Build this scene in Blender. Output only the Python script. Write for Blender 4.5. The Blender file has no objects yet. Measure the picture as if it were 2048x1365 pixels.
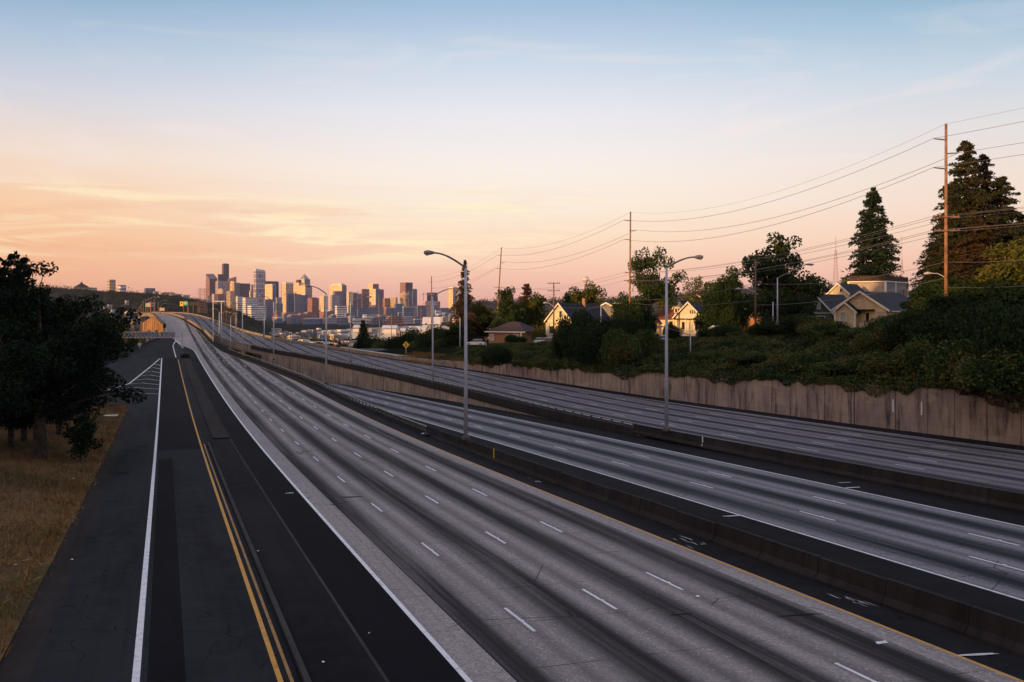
import bpy, math, random
import numpy as np
from mathutils import Vector, Matrix
rnd = random.Random(7)
SC = bpy.context.scene
COL = SC.collection
R = math.radians
F = 2048.0          # focal length in photo pixels
HZ = 614.0          # photo row of the horizon

# ------------------------------------------------------------------ camera
cam_d = bpy.data.cameras.new('camera')
cam_d.lens = 36.0; cam_d.sensor_width = 36.0
cam_d.shift_y = -0.0334
cam_d.clip_start = 0.2; cam_d.clip_end = 60000
cam = bpy.data.objects.new('camera', cam_d); COL.objects.link(cam)
cam.location = (0, 0, 0); cam.rotation_euler = (R(90), 0, 0)
SC.camera = cam
SC.view_settings.view_transform = 'Standard'
SC.view_settings.look = 'None'
SC.view_settings.exposure = 0.0
SC.view_settings.gamma = 1.0
SC.cycles.use_denoising = True
SC.cycles.max_bounces = 5
SC.cycles.diffuse_bounces = 3
SC.cycles.volume_bounces = 0
SC.cycles.transparent_max_bounces = 6
SC.cycles.sample_clamp_indirect = 6

def lin(c):
    c = c / 255.0
    return c / 12.92 if c <= 0.04045 else ((c + 0.055) / 1.055) ** 2.4
def rgb(r, g, b): return (lin(r), lin(g), lin(b), 1.0)

# ------------------------------------------------------------------ sun and sky
SUN_EL = R(5.5)
sun_h = Vector((-0.66, -0.75, 0)).normalized()
sun_v = Vector((sun_h.x * math.cos(SUN_EL), sun_h.y * math.cos(SUN_EL), math.sin(SUN_EL)))
sd = bpy.data.lights.new('sun', 'SUN'); sd.energy = 5.0; sd.angle = R(0.5); sd.color = (1.0, 0.56, 0.22)
so = bpy.data.objects.new('sun', sd); COL.objects.link(so)
so.rotation_euler = (-sun_v).to_track_quat('-Z', 'Y').to_euler()
so.location = (-200, -200, 100)

world = bpy.data.worlds.new('World'); SC.world = world; world.use_nodes = True
wt = world.node_tree; wt.nodes.clear()
def wn(t, **k):
    n = wt.nodes.new(t)
    for a, b in k.items(): setattr(n, a, b)
    return n
def wl(a, b): wt.links.new(a, b)
def wmath(op, a, b=None, clamp=False):
    n = wn('ShaderNodeMath', operation=op); n.use_clamp = clamp
    for i, v in enumerate((a, b)):
        if v is None: continue
        if isinstance(v, (int, float)): n.inputs[i].default_value = v
        else: wl(v, n.inputs[i])
    return n.outputs[0]
def wmix(f, a, b, mode='MIX'):
    n = wn('ShaderNodeMix', data_type='RGBA', blend_type=mode)
    for s, v in ((n.inputs[0], f), (n.inputs[6], a), (n.inputs[7], b)):
        if isinstance(v, (int, float, tuple)): s.default_value = v
        else: wl(v, s)
    return n.outputs[2]
def wramp(fac, stops):
    n = wn('ShaderNodeValToRGB'); e = n.color_ramp.elements
    e[0].position, e[0].color = stops[0]; e[1].position, e[1].color = stops[-1]
    for p, c in stops[1:-1]:
        q = e.new(p); q.color = c
    wl(fac, n.inputs[0]); return n.outputs[0]
tc = wn('ShaderNodeTexCoord'); sep = wn('ShaderNodeSeparateXYZ'); wl(tc.outputs['Generated'], sep.inputs[0])
elev = wmath('MULTIPLY', sep.outputs[2], 2.0, True)
def zpos(y): # photo row at the middle of the frame -> ramp position
    k = (HZ - y) / F
    return 2.0 * k / math.sqrt(1 + k * k)
HIGH = [(0.80, rgb(166, 178, 206)), (1.0, rgb(188, 193, 215))]
def stops(l): return [(zpos(y), rgb(*c)) for y, c in l] + HIGH
rc = wramp(elev, stops([(614, (234, 168, 154)), (560, (244, 188, 168)), (490, (248, 210, 186)), (420, (247, 228, 211)), (340, (246, 233, 226)), (230, (230, 227, 234)), (120, (198, 210, 226)), (10, (158, 184, 212))]))
rl = wramp(elev, stops([(614, (236, 160, 126)), (560, (241, 174, 138)), (500, (243, 180, 137)), (420, (246, 198, 158)), (330, (240, 214, 196)), (220, (208, 207, 217)), (110, (168, 189, 212)), (10, (128, 163, 195))]))
rr = wramp(elev, stops([(614, (222, 160, 154)), (560, (233, 178, 166)), (470, (239, 200, 184)), (390, (236, 211, 200)), (280, (220, 212, 214)), (180, (192, 203, 217)), (90, (154, 184, 207)), (10, (122, 164, 192))]))
az = wmath('ARCTAN2', sep.outputs[0], sep.outputs[1])
def wrange(v, a, b):
    n = wn('ShaderNodeMapRange', interpolation_type='SMOOTHSTEP'); wl(v, n.inputs[0])
    n.inputs[1].default_value = a; n.inputs[2].default_value = b; return n.outputs[0]
skyc = wmix(wrange(az, -0.02, -0.52), wmix(wrange(az, 0.0, 0.50), rc, rr), rl)
# thin streaks of cloud, stretched along the horizon
mp = wn('ShaderNodeMapping'); mp.inputs['Scale'].default_value = (3.6, 3.6, 38.0); mp.inputs['Rotation'].default_value = (0, R(5), 0)
wl(tc.outputs['Generated'], mp.inputs[0])
nz = wn('ShaderNodeTexNoise'); nz.inputs['Scale'].default_value = 1.7; nz.inputs['Detail'].default_value = 9; nz.inputs['Roughness'].default_value = 0.58; nz.inputs['Distortion'].default_value = 0.8
wl(mp.outputs[0], nz.inputs[0])
cl = wrange(nz.outputs[0], 0.45, 0.66)
band = wmath('MULTIPLY', wrange(sep.outputs[2], 0.02, 0.065), wrange(sep.outputs[2], 0.135, 0.085))
band = wmath('MULTIPLY', band, wrange(az, 0.22, -0.12))
cfac = wmath('MULTIPLY', wmath('MULTIPLY', cl, band), 0.85)
skyc = wmix(cfac, skyc, rgb(255, 236, 196))
mp2 = wn('ShaderNodeMapping'); mp2.inputs['Scale'].default_value = (4, 4, 20.0); mp2.inputs['Rotation'].default_value = (0, R(-24), 0); wl(tc.outputs['Generated'], mp2.inputs[0])
nz2 = wn('ShaderNodeTexNoise'); nz2.inputs['Scale'].default_value = 1.1; nz2.inputs['Detail'].default_value = 6; nz2.inputs['Distortion'].default_value = 1.2; wl(mp2.outputs[0], nz2.inputs[0])
c2 = wmath('MULTIPLY', wrange(nz2.outputs[0], 0.5, 0.78), wmath('MULTIPLY', wrange(sep.outputs[2], 0.08, 0.14), wrange(sep.outputs[2], 0.30, 0.2)))
skyc = wmix(wmath('MULTIPLY', c2, 0.5), skyc, rgb(244, 226, 224))
# greyer streaks low on the east side
nz3 = wn('ShaderNodeTexNoise'); nz3.inputs['Scale'].default_value = 2.1; nz3.inputs['Detail'].default_value = 5; wl(mp.outputs[0], nz3.inputs[0])
c3 = wmath('MULTIPLY', wmath('MULTIPLY', wrange(nz3.outputs[0], 0.5, 0.7), band), 0.30)
skyc = wmix(c3, skyc, rgb(232, 170, 140))
# behind the camera: sunrise glow
dt = wn('ShaderNodeVectorMath', operation='DOT_PRODUCT'); wl(tc.outputs['Generated'], dt.inputs[0]); dt.inputs[1].default_value = sun_v
glow = wmath('POWER', wmath('MAXIMUM', dt.outputs['Value'], 0.0), 14.0)
back = wrange(sep.outputs[1], 0.15, -0.35)
skyc = wmix(wmath('MULTIPLY', back, 0.75), skyc, wmix(1.0, skyc, (1.0, 0.96, 0.98, 1), 'MULTIPLY'))
skyc = wmix(wmath('MULTIPLY', glow, 0.9), skyc, (2.6, 1.15, 0.38, 1))
bg1 = wn('ShaderNodeBackground'); wl(skyc, bg1.inputs[0]); bg1.inputs[1].default_value = 0.97
sky = wn('ShaderNodeTexSky', sky_type='NISHITA'); sky.sun_disc = False; sky.sun_elevation = SUN_EL; sky.sun_rotation = math.atan2(sun_h.x, sun_h.y)
bg2 = wn('ShaderNodeBackground'); wl(sky.outputs[0], bg2.inputs[0]); bg2.inputs[1].default_value = 0.03
ad = wn('ShaderNodeAddShader'); wl(bg1.outputs[0], ad.inputs[0]); wl(bg2.outputs[0], ad.inputs[1])
wo = wn('ShaderNodeOutputWorld'); wl(ad.outputs[0], wo.inputs[0])

# ------------------------------------------------------------------ helpers
def P(px, py, Y): return Vector(((px - 1024) / F * Y, Y, (HZ - py) / F * Y))
TH = R(18.72); SN, CS = math.sin(TH), math.cos(TH)
def ST(s, t): return (-SN * s + CS * t, CS * s + SN * t)
def toST(x, y): return (-SN * x + CS * y, CS * x + SN * y)
def curve(pts, sm=14):
    xs = [p[0] for p in pts]; ys = [p[1] for p in pts]
    g = np.arange(-80, 1500, 2.0); v = np.interp(g, xs, ys)
    k = np.exp(-0.5 * (np.arange(-30, 31) * 2.0 / sm) ** 2); k /= k.sum()
    vp = np.concatenate([v[0] + (np.arange(-30, 0)) * (v[1] - v[0]), v, np.full(30, v[-1])])
    w = np.convolve(vp, k, 'valid')
    return lambda s: float(np.interp(s, g, w))
Dm = curve([(-80, 6.8), (0, 9.4), (30, 10.39), (76, 11.85), (88, 12.17), (112, 12.67), (137, 12.95), (170, 13.1), (200, 13.1), (240, 12.95), (280, 12.65), (320, 12.1), (365, 11.3),
            (420, 10.1), (455, 9.3), (510, 8.1), (580, 6.7), (650, 5.7), (735, 5.1), (840, 5.0), (950, 5.4), (1100, 7), (1500, 20)])
Df = curve([(-80, 6.8), (0, 9.4), (76, 11.9), (106, 13.0), (190, 16.1), (235, 17.6), (320, 20.0), (450, 23), (1500, 40)])
tE = curve([(-80, 23.9), (185, 23.9), (240, 21), (295, 16.6), (340, 15.6), (437, 15.0), (600, 9.5), (800, 0), (1000, -14), (1500, -60)])
tL = curve([(-80, 7.9), (310, 7.9), (330, 5), (364, 3.4), (420, 1.0), (600, -3), (800, -13), (1000, -28), (1500, -74)], 10)
tG = curve([(-80, 43.2), (150, 43.0), (190, 41.4), (223, 38.5), (265, 34.2), (300, 27.4), (350, 19.5), (410, 16.2), (437, 15.6), (600, 10), (800, 0.5), (1000, -13.5), (1500, -59)], 10)
tW = curve([(-80, 67.4), (104, 67.8), (120, 66.9), (151, 65.2), (169, 64), (195, 62), (215, 58.5), (260, 52), (325, 43), (358, 36.5), (420, 30), (500, 26), (600, 22), (800, 13), (1000, -1), (1500, -46)])
def zm(s): return -Dm(s)
def zf(s): return -Df(s)

class MB:
    def __init__(self): self.v = []; self.f = []; self.uv = []; self.mi = []; self.m = 0
    def face(self, pts, uvs=None):
        n = len(self.v); self.v.extend([tuple(p) for p in pts]); self.f.append(tuple(range(n, n + len(pts))))
        self.uv.append(uvs); self.mi.append(self.m)
    def box(self, c, d, rot=0.0, M=None):
        hx, hy, hz = d[0] / 2, d[1] / 2, d[2] / 2
        cs, sn = math.cos(rot), math.sin(rot); pts = []
        for z in (-hz, hz):
            for x, y in ((-hx, -hy), (hx, -hy), (hx, hy), (-hx, hy)):
                p = Vector((c[0] + x * cs - y * sn, c[1] + x * sn + y * cs, c[2] + z))
                pts.append(M @ p if M else p)
        for q in ((0, 3, 2, 1), (4, 5, 6, 7), (0, 1, 5, 4), (1, 2, 6, 5), (2, 3, 7, 6), (3, 0, 4, 7)):
            self.face([pts[i] for i in q])
        return self
    def prism(self, ring0, ring1, caps=True):
        n = len(ring0)
        for i in range(n):
            j = (i + 1) % n
            self.face([ring0[i], ring0[j], ring1[j], ring1[i]])
        if caps: self.face(list(reversed(ring0))); self.face(ring1)
        return self
    def tube(self, pts, rad, n=8, caps=True):
        pts = [Vector(p) for p in pts]; rings = []
        rads = rad if isinstance(rad, (list, tuple)) else [rad] * len(pts)
        for i, p in enumerate(pts):
            a = pts[max(i - 1, 0)]; b = pts[min(i + 1, len(pts) - 1)]
            d = (b - a).normalized()
            up = Vector((0, 0, 1)) if abs(d.z) < 0.95 else Vector((0, 1, 0))
            x = d.cross(up).normalized(); y = x.cross(d)
            rings.append([p + (x * math.cos(2 * math.pi * k / n) + y * math.sin(2 * math.pi * k / n)) * rads[i] for k in range(n)])
        for a, b in zip(rings, rings[1:]):
            for k in range(n):
                j = (k + 1) % n; self.face([a[k], a[j], b[j], b[k]])
        if caps: self.face(rings[0][::-1]); self.face(rings[-1])
        return self
    def beam(self, a, b, w, h=None):
        return self.tube([a, b], w * 0.7, 4)
    def lathe(self, prof, c, n=16):
        for (r0, z0), (r1, z1) in zip(prof, prof[1:]):
            for k in range(n):
                a, b = 2 * math.pi * k / n, 2 * math.pi * (k + 1) / n
                q = [(c[0] + r * math.cos(t), c[1] + r * math.sin(t), c[2] + z) for r, z, t in ((r0, z0, a), (r0, z0, b), (r1, z1, b), (r1, z1, a))]
                self.face(q)
        return self
    def build(self, name, mats, parent=None, smooth=False, merge=False):
        me = bpy.data.meshes.new(name)
        me.from_pydata(self.v, [], self.f)
        mats = mats if isinstance(mats, (list, tuple)) else [mats]
        for m in mats: me.materials.append(m)
        if len(mats) > 1: me.polygons.foreach_set('material_index', self.mi)
        if any(u is not None for u in self.uv):
            uvl = me.uv_layers.new(name='UVMap'); flat = []
            for fc, u in zip(self.f, self.uv):
                for i in range(len(fc)): flat.extend(u[i] if u else (0, 0))
            uvl.data.foreach_set('uv', flat)
        if merge or smooth:
            import bmesh
            bm = bmesh.new(); bm.from_mesh(me); bmesh.ops.remove_doubles(bm, verts=bm.verts, dist=1e-4); bm.to_mesh(me); bm.free()
        if smooth:
            me.polygons.foreach_set('use_smooth', [True] * len(me.polygons))
        me.update()
        o = bpy.data.objects.new(name, me); COL.objects.link(o)
        if parent is not None:
            o.parent = parent
            o.location = -Vector(parent.location) if False else (0, 0, 0)
        return o
def tag(o, label, cat, group=None, kind=None):
    if label: o['label'] = label
    if cat: o['category'] = cat
    if group: o['group'] = group
    if kind: o['kind'] = kind
    return o
def struct(o, kind='structure'): o['kind'] = kind; return o
def empty(name, loc, rz=0.0, label=None, cat=None, group=None):
    o = bpy.data.objects.new(name, None); COL.objects.link(o)
    o.location = loc; o.rotation_euler = (0, 0, rz); o.empty_display_size = 0.5
    tag(o, label, cat, group); return o
def copytree(o, parent=None):
    c = o.copy(); COL.objects.link(c)
    if parent is not None: c.parent = parent
    for ch in o.children: copytree(ch, c)
    return c

# ------------------------------------------------------------------ materials
class NT:
    def __init__(self, name):
        self.m = bpy.data.materials.new(name); self.m.use_nodes = True
        self.t = self.m.node_tree; self.b = self.t.nodes['Principled BSDF']
        self.b.inputs['Specular IOR Level'].default_value = 0.3
    def n(self, t, **k):
        n = self.t.nodes.new(t)
        for a, b in k.items(): setattr(n, a, b)
        return n
    def l(self, a, b): self.t.links.new(a, b)
    def put(self, s, v):
        if isinstance(v, (int, float, tuple)): s.default_value = v
        else: self.l(v, s)
    def math(self, op, a, b=0.0, clamp=False):
        n = self.n('ShaderNodeMath', operation=op); n.use_clamp = clamp
        self.put(n.inputs[0], a); self.put(n.inputs[1], b); return n.outputs[0]
    def mix(self, f, a, b, mode='MIX'):
        n = self.n('ShaderNodeMix', data_type='RGBA', blend_type=mode)
        self.put(n.inputs[0], f); self.put(n.inputs[6], a); self.put(n.inputs[7], b); return n.outputs[2]
    def rng(self, v, a, b, lo=0.0, hi=1.0):
        n = self.n('ShaderNodeMapRange', interpolation_type='SMOOTHSTEP'); self.put(n.inputs[0], v)
        for i, x in enumerate((a, b, lo, hi)): n.inputs[i + 1].default_value = x
        return n.outputs[0]
    def noise(self, vec, scale, detail=4, rough=0.55, sc=None, dist=0.0):
        if sc:
            m = self.n('ShaderNodeMapping'); m.inputs['Scale'].default_value = sc; self.l(vec, m.inputs[0]); vec = m.outputs[0]
        n = self.n('ShaderNodeTexNoise'); n.inputs['Scale'].default_value = scale; n.inputs['Detail'].default_value = detail
        n.inputs['Roughness'].default_value = rough; n.inputs['Distortion'].default_value = dist; self.l(vec, n.inputs[0]); return n.outputs[0]
    def obj(self): return self.n('ShaderNodeTexCoord').outputs['Object']
    def uv(self): return self.n('ShaderNodeTexCoord').outputs['UV']
    def out(self, col, rough=0.8, bump=None, dist=0.02, strength=0.5, spec=None):
        self.put(self.b.inputs['Base Color'], col); self.put(self.b.inputs['Roughness'], rough)
        if spec is not None: self.b.inputs['Specular IOR Level'].default_value = spec
        if bump is not None:
            b = self.n('ShaderNodeBump'); b.inputs['Distance'].default_value = dist; b.inputs['Strength'].default_value = strength
            self.l(bump, b.inputs['Height']); self.l(b.outputs[0], self.b.inputs['Normal'])
        return self.m
def V4(c): return (c[0], c[1], c[2], 1.0)
def dim(c, k): return (c[0] * k, c[1] * k, c[2] * k, 1.0)

def mat_plain(name, c, rough=0.7, var=0.3, scale=3.0, metal=0.0, spec=0.3):
    a = NT(name); nz = a.noise(a.obj(), scale, 5)
    col = a.mix(a.rng(nz, 0.3, 0.7), dim(c, 1 - var), dim(c, 1 + var))
    a.b.inputs['Metallic'].default_value = metal
    return a.out(col, rough, spec=spec)

def mat_lanes(name, t0, w, cl, dk, half=0.95, strength=0.85, joint=True, tmin=-1e3, tmax=1e3):
    """concrete slabs with an oil-darkened centre along every lane; UV = metres along / across the road"""
    a = NT(name); uv = a.uv(); sp = a.n('ShaderNodeSeparateXYZ'); a.l(uv, sp.inputs[0]); s, t = sp.outputs[0], sp.outputs[1]
    wob = a.math('MULTIPLY', a.math('SUBTRACT', a.noise(uv, 1.0, 2, sc=(0.02, 0.3, 1)), 0.5), 0.7)
    p = a.math('DIVIDE', a.math('SUBTRACT', a.math('ADD', t, wob), t0), w)
    d = a.math('MULTIPLY', a.math('ABSOLUTE', a.math('SUBTRACT', a.math('FRACT', p), 0.5)), w)
    bandm = a.rng(d, half, 0.30)
    vary = a.noise(uv, 1.0, 4, 0.6, sc=(0.035, 1.6, 1))
    bandm = a.math('MULTIPLY', bandm, a.rng(vary, 0.25, 0.6, 0.62, 1.0))
    inside = a.math('MULTIPLY', a.math('GREATER_THAN', t, tmin), a.math('LESS_THAN', t, tmax))
    bandm = a.math('MULTIPLY', bandm, a.math('MULTIPLY', inside, strength))
    # a thinner brown drip line near the lane markings
    d2 = a.math('MULTIPLY', a.math('SUBTRACT', 0.5, a.math('ABSOLUTE', a.math('SUBTRACT', a.math('FRACT', p), 0.5))), w)
    line = a.math('MULTIPLY', a.rng(d2, 0.55, 0.0), a.math('MULTIPLY', inside, 0.42))
    # random broad tones and lengthwise streaks, lighter and darker
    big = a.noise(uv, 1.0, 5, 0.6, sc=(0.03, 0.25, 1))
    vor = a.n('ShaderNodeTexVoronoi'); vor.inputs['Scale'].default_value = 15.0; a.l(uv, vor.inputs[0])
    vsp = a.n('ShaderNodeSeparateXYZ'); a.l(vor.outputs['Color'], vsp.inputs[0])
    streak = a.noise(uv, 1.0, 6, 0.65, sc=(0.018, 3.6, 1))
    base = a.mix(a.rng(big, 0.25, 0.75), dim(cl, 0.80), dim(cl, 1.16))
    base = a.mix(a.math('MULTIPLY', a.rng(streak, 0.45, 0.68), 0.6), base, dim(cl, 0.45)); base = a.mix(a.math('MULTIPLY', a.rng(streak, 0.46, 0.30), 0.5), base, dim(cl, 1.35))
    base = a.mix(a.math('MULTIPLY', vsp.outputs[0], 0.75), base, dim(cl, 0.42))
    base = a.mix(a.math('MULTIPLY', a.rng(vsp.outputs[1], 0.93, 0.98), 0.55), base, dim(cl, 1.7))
    fine = a.noise(uv, 26.0, 3, 0.7)
    base = a.mix(a.math('MULTIPLY', a.rng(fine, 0.42, 0.62), 0.5), base, dim(cl, 0.5))
    wnz = a.n('ShaderNodeTexWhiteNoise', noise_dimensions='2D'); cvx = a.n('ShaderNodeCombineXYZ'); a.l(a.math('FLOOR', a.math('DIVIDE', s, 4.57)), cvx.inputs[0]); a.l(a.math('FLOOR', a.math('ADD', p, 0.0)), cvx.inputs[1]); a.l(cvx.outputs[0], wnz.inputs[0])
    base = a.mix(a.rng(wnz.outputs[0], 0.55, 1.0, 0.0, 0.35), base, dim(cl, 0.55))
    base = a.mix(line, base, (dk[0] * 1.9, dk[1] * 1.55, dk[2] * 1.4, 1))
    base = a.mix(bandm, base, V4(dk))
    if joint:
        js = a.math('ABSOLUTE', a.math('SUBTRACT', a.math('FRACT', a.math('DIVIDE', s, 4.57)), 0.5))
        jn = a.math('MULTIPLY', a.math('GREATER_THAN', js, 0.4945), a.rng(a.noise(uv, 0.6, 3), 0.4, 0.6, 0.2, 0.85))
        base = a.mix(jn, base, dim(dk, 0.5))
    vc = a.n('ShaderNodeTexVoronoi', feature='DISTANCE_TO_EDGE'); vc.inputs['Scale'].default_value = 0.16; a.l(uv, vc.inputs[0])
    ck = a.math('MULTIPLY', a.math('LESS_THAN', vc.outputs[0], 0.0042), a.math('GREATER_THAN', a.noise(uv, 0.11, 3), 0.55))
    base = a.mix(a.math('MULTIPLY', ck, 0.7), base, dim(dk, 0.6))
    return a.out(base, 0.85, fine, 0.01, 0.35, spec=0.12)

def mat_asphalt(name, c, crack=0.6, spec=0.06, speck=0.6):
    a = NT(name); uv = a.uv()
    big = a.noise(uv, 1.0, 5, 0.6, sc=(0.04, 0.35, 1)); fine = a.noise(uv, 22.0, 3, 0.7); mid = a.noise(uv, 0.7, 5, 0.65)
    base = a.mix(a.rng(big, 0.3, 0.7), dim(c, 0.55), dim(c, 1.6))
    base = a.mix(a.math('MULTIPLY', a.rng(mid, 0.4, 0.75), 0.5), base, dim(c, 2.1))
    base = a.mix(a.math('MULTIPLY', a.rng(fine, 0.45, 0.65), speck), base, dim(c, 1.9))
    streak = a.noise(uv, 1.0, 5, 0.6, sc=(0.03, 2.2, 1))
    base = a.mix(a.math('MULTIPLY', a.rng(streak, 0.5, 0.75), 0.35), base, dim(c, 0.4))
    if crack:
        w = a.n('ShaderNodeVectorMath', operation='ADD'); a.l(uv, w.inputs[0])
        nn = a.n('ShaderNodeTexNoise'); nn.inputs['Scale'].default_value = 0.8; a.l(uv, nn.inputs[0])
        a.l(nn.outputs['Color'], w.inputs[1])
        vc = a.n('ShaderNodeTexVoronoi', feature='DISTANCE_TO_EDGE'); vc.inputs['Scale'].default_value = 0.55; a.l(w.outputs[0], vc.inputs[0])
        ck = a.math('MULTIPLY', a.math('LESS_THAN', vc.outputs[0], 0.011), a.math('GREATER_THAN', a.noise(uv, 0.16, 4), 0.5))
        base = a.mix(a.math('MULTIPLY', ck, crack), base, dim(c, 0.22))
    return a.out(base, 0.92, fine, 0.01, 0.4, spec=spec)

def mat_paint(name, c, worn=0.45):
    a = NT(name); uv = a.uv(); n1 = a.noise(uv, 2.5, 6, 0.7); n2 = a.noise(uv, 30, 2)
    m = a.math('ADD', a.math('MULTIPLY', a.rng(n1, 0.45, 0.75), worn), a.math('MULTIPLY', a.rng(n2, 0.5, 0.7), worn * 0.5))
    return a.out(a.mix(m, V4(c), dim(c, 0.3)), 0.7, spec=0.2)

def mat_wall(name, c, pitch=0.0, streak=0.6, patch=0.5, stain=(0.02, 0.018, 0.016)):
    """board-formed concrete; UV = metres along / up"""
    a = NT(name); uv = a.uv(); sp = a.n('ShaderNodeSeparateXYZ'); a.l(uv, sp.inputs[0]); u, v = sp.outputs[0], sp.outputs[1]
    big = a.noise(uv, 0.25, 6, 0.65); st = a.noise(uv, 1.0, 7, 0.7, sc=(1.1, 0.16, 1)); fine = a.noise(uv, 9.0, 4, 0.7)
    base = a.mix(a.rng(big, 0.3, 0.7), dim(c, 0.72), dim(c, 1.2))
    base = a.mix(a.math('MULTIPLY', a.rng(st, 0.45, 0.7), streak), base, V4(stain))
    pn = a.noise(uv, 1.0, 3, 0.6, sc=(0.12, 0.35, 1))
    base = a.mix(a.math('MULTIPLY', a.rng(pn, 0.60, 0.68), patch), base, dim(c, 1.55))
    base = a.mix(a.math('MULTIPLY', a.rng(fine, 0.4, 0.7), 0.35), base, dim(c, 0.6))
    if pitch:
        j = a.math('ABSOLUTE', a.math('SUBTRACT', a.math('FRACT', a.math('DIVIDE', a.math('ADD', u, a.math('MULTIPLY', a.noise(uv, 1.0, 0, 0.5, sc=(0.07, 0.0, 0.0)), 9.0)), pitch)), 0.5))
        w = a.math('GREATER_THAN', j, 0.5 - 0.055 / pitch)
        base = a.mix(a.math('MULTIPLY', w, 0.8), base, dim(stain, 0.7))
        j2 = a.math('ABSOLUTE', a.math('SUBTRACT', a.math('FRACT', a.math('DIVIDE', v, 1.3)), 0.5))
        base = a.mix(a.math('MULTIPLY', a.math('GREATER_THAN', j2, 0.485), 0.35), base, dim(c, 0.35))
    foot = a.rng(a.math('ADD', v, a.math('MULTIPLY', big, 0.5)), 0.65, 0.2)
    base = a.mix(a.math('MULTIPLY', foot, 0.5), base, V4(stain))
    return a.out(base, 0.9, fine, 0.02, 0.5, spec=0.1)

def mat_leaf(name, cols, rough=0.6, trans=0.0):
    a = NT(name); g = a.n('ShaderNodeNewGeometry'); r = a.n('ShaderNodeValToRGB'); e = r.color_ramp.elements
    e[0].position = 0; e[0].color = V4(cols[0]); e[1].position = 1; e[1].color = V4(cols[-1])
    for i, c in enumerate(cols[1:-1]):
        q = e.new((i + 1) / (len(cols) - 1)); q.color = V4(c)
    big = a.noise(a.obj(), 0.22, 4)
    f = a.math('ADD', a.math('MULTIPLY', g.outputs['Random Per Island'], 0.6), a.math('MULTIPLY', a.rng(big, 0.38, 0.62), 0.4))
    a.l(f, r.inputs[0])
    return a.out(r.outputs[0], 0.85, spec=0.03)

def mat_facade(name, wall, glass, pu=6.0, pv=7.6, fu=0.6, fv=0.55, rough=0.35, gl_rough=0.12, var=0.35):
    """rows of windows; UV = metres along / up"""
    a = NT(name); uv = a.uv(); sp = a.n('ShaderNodeSeparateXYZ'); a.l(uv, sp.inputs[0])
    fuu = a.math('FRACT', a.math('DIVIDE', sp.outputs[0], pu)); fvv = a.math('FRACT', a.math('DIVIDE', sp.outputs[1], pv))
    w = a.math('MULTIPLY', a.math('LESS_THAN', fuu, fu), a.math('LESS_THAN', fvv, fv))
    cell = a.n('ShaderNodeTexWhiteNoise', noise_dimensions='2D')
    cv = a.n('ShaderNodeCombineXYZ'); a.l(a.math('FLOOR', a.math('DIVIDE', sp.outputs[0], pu)), cv.inputs[0]); a.l(a.math('FLOOR', a.math('DIVIDE', sp.outputs[1], pv)), cv.inputs[1])
    a.l(cv.outputs[0], cell.inputs[0])
    gcol = a.mix(cell.outputs[0], dim(glass, 1 - var), dim(glass, 1 + var))
    big = a.noise(uv, 0.03, 4)
    wcol = a.mix(a.rng(big, 0.3, 0.7), dim(wall, 0.82), dim(wall, 1.15))
    rg = a.math('ADD', a.math('MULTIPLY', w, gl_rough - 0.6), 0.6)
    return a.out(a.mix(w, wcol, gcol), rg, spec=0.5)

M = {}
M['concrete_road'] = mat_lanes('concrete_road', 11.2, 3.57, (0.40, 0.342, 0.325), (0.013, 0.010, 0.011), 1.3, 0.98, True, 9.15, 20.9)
M['concrete_express'] = mat_lanes('concrete_express', 28.6, 3.65, (0.325, 0.30, 0.31), (0.008, 0.008, 0.012), 1.5, 0.99, True)
M['concrete_viaduct'] = mat_lanes('concrete_viaduct', 46.4, 3.66, (0.235, 0.202, 0.208), (0.011, 0.010, 0.014), 0.85, 0.95, True)
M['asphalt'] = mat_asphalt('asphalt', (0.0135, 0.013, 0.0145))
M['asphalt_ramp'] = mat_asphalt('asphalt_ramp', (0.0155, 0.0155, 0.018), 0.7)
M['asphalt_new'] = mat_asphalt('asphalt_new', (0.0042, 0.0042, 0.0056), 0.0)
M['asphalt_dark'] = mat_asphalt('asphalt_dark', (0.0095, 0.009, 0.0098), 0.3)
M['dirt'] = mat_asphalt('dirt', (0.022, 0.018, 0.016), 0.0, 0.05)
M['paint_white'] = mat_paint('paint_white', (0.78, 0.75, 0.74), 0.6)
M['paint_worn'] = mat_paint('paint_worn', (0.72, 0.70, 0.69), 0.8)
M['paint_yellow'] = mat_paint('paint_yellow', (0.62, 0.30, 0.05), 0.5)
M['paint_yellow_worn'] = mat_paint('paint_yellow_worn', (0.36, 0.19, 0.05), 0.9)
M['barrier'] = mat_wall('barrier_concrete', (0.036, 0.030, 0.026), 0, 0.8, 0.15, (0.012, 0.011, 0.011))
M['kerb'] = mat_wall('kerb_concrete', (0.05, 0.046, 0.044), 0, 0.5, 0.3)
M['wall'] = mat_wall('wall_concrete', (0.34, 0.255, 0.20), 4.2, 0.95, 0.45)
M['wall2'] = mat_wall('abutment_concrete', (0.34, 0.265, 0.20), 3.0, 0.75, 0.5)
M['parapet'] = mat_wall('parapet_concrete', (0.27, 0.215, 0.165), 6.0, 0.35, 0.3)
M['galv'] = mat_plain('galvanised_steel', (0.46, 0.46, 0.49), 0.5, 0.14, 1.0, 0.1)
M['arm'] = mat_plain('arm_steel', (0.17, 0.165, 0.17), 0.5, 0.12, 2.0, 0.3)
M['rust'] = mat_plain('rusty_steel', (0.10, 0.075, 0.06), 0.6, 0.4, 1.5, 0.2)
M['lamphead'] = mat_plain('lamp_housing', (0.22, 0.19, 0.18), 0.5, 0.1)
M['lens'] = mat_plain('lamp_lens', (0.45, 0.42, 0.40), 0.25, 0.05)
M['wood'] = mat_plain('pole_wood', (0.26, 0.135, 0.075), 0.85, 0.35, 1.2)
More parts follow.
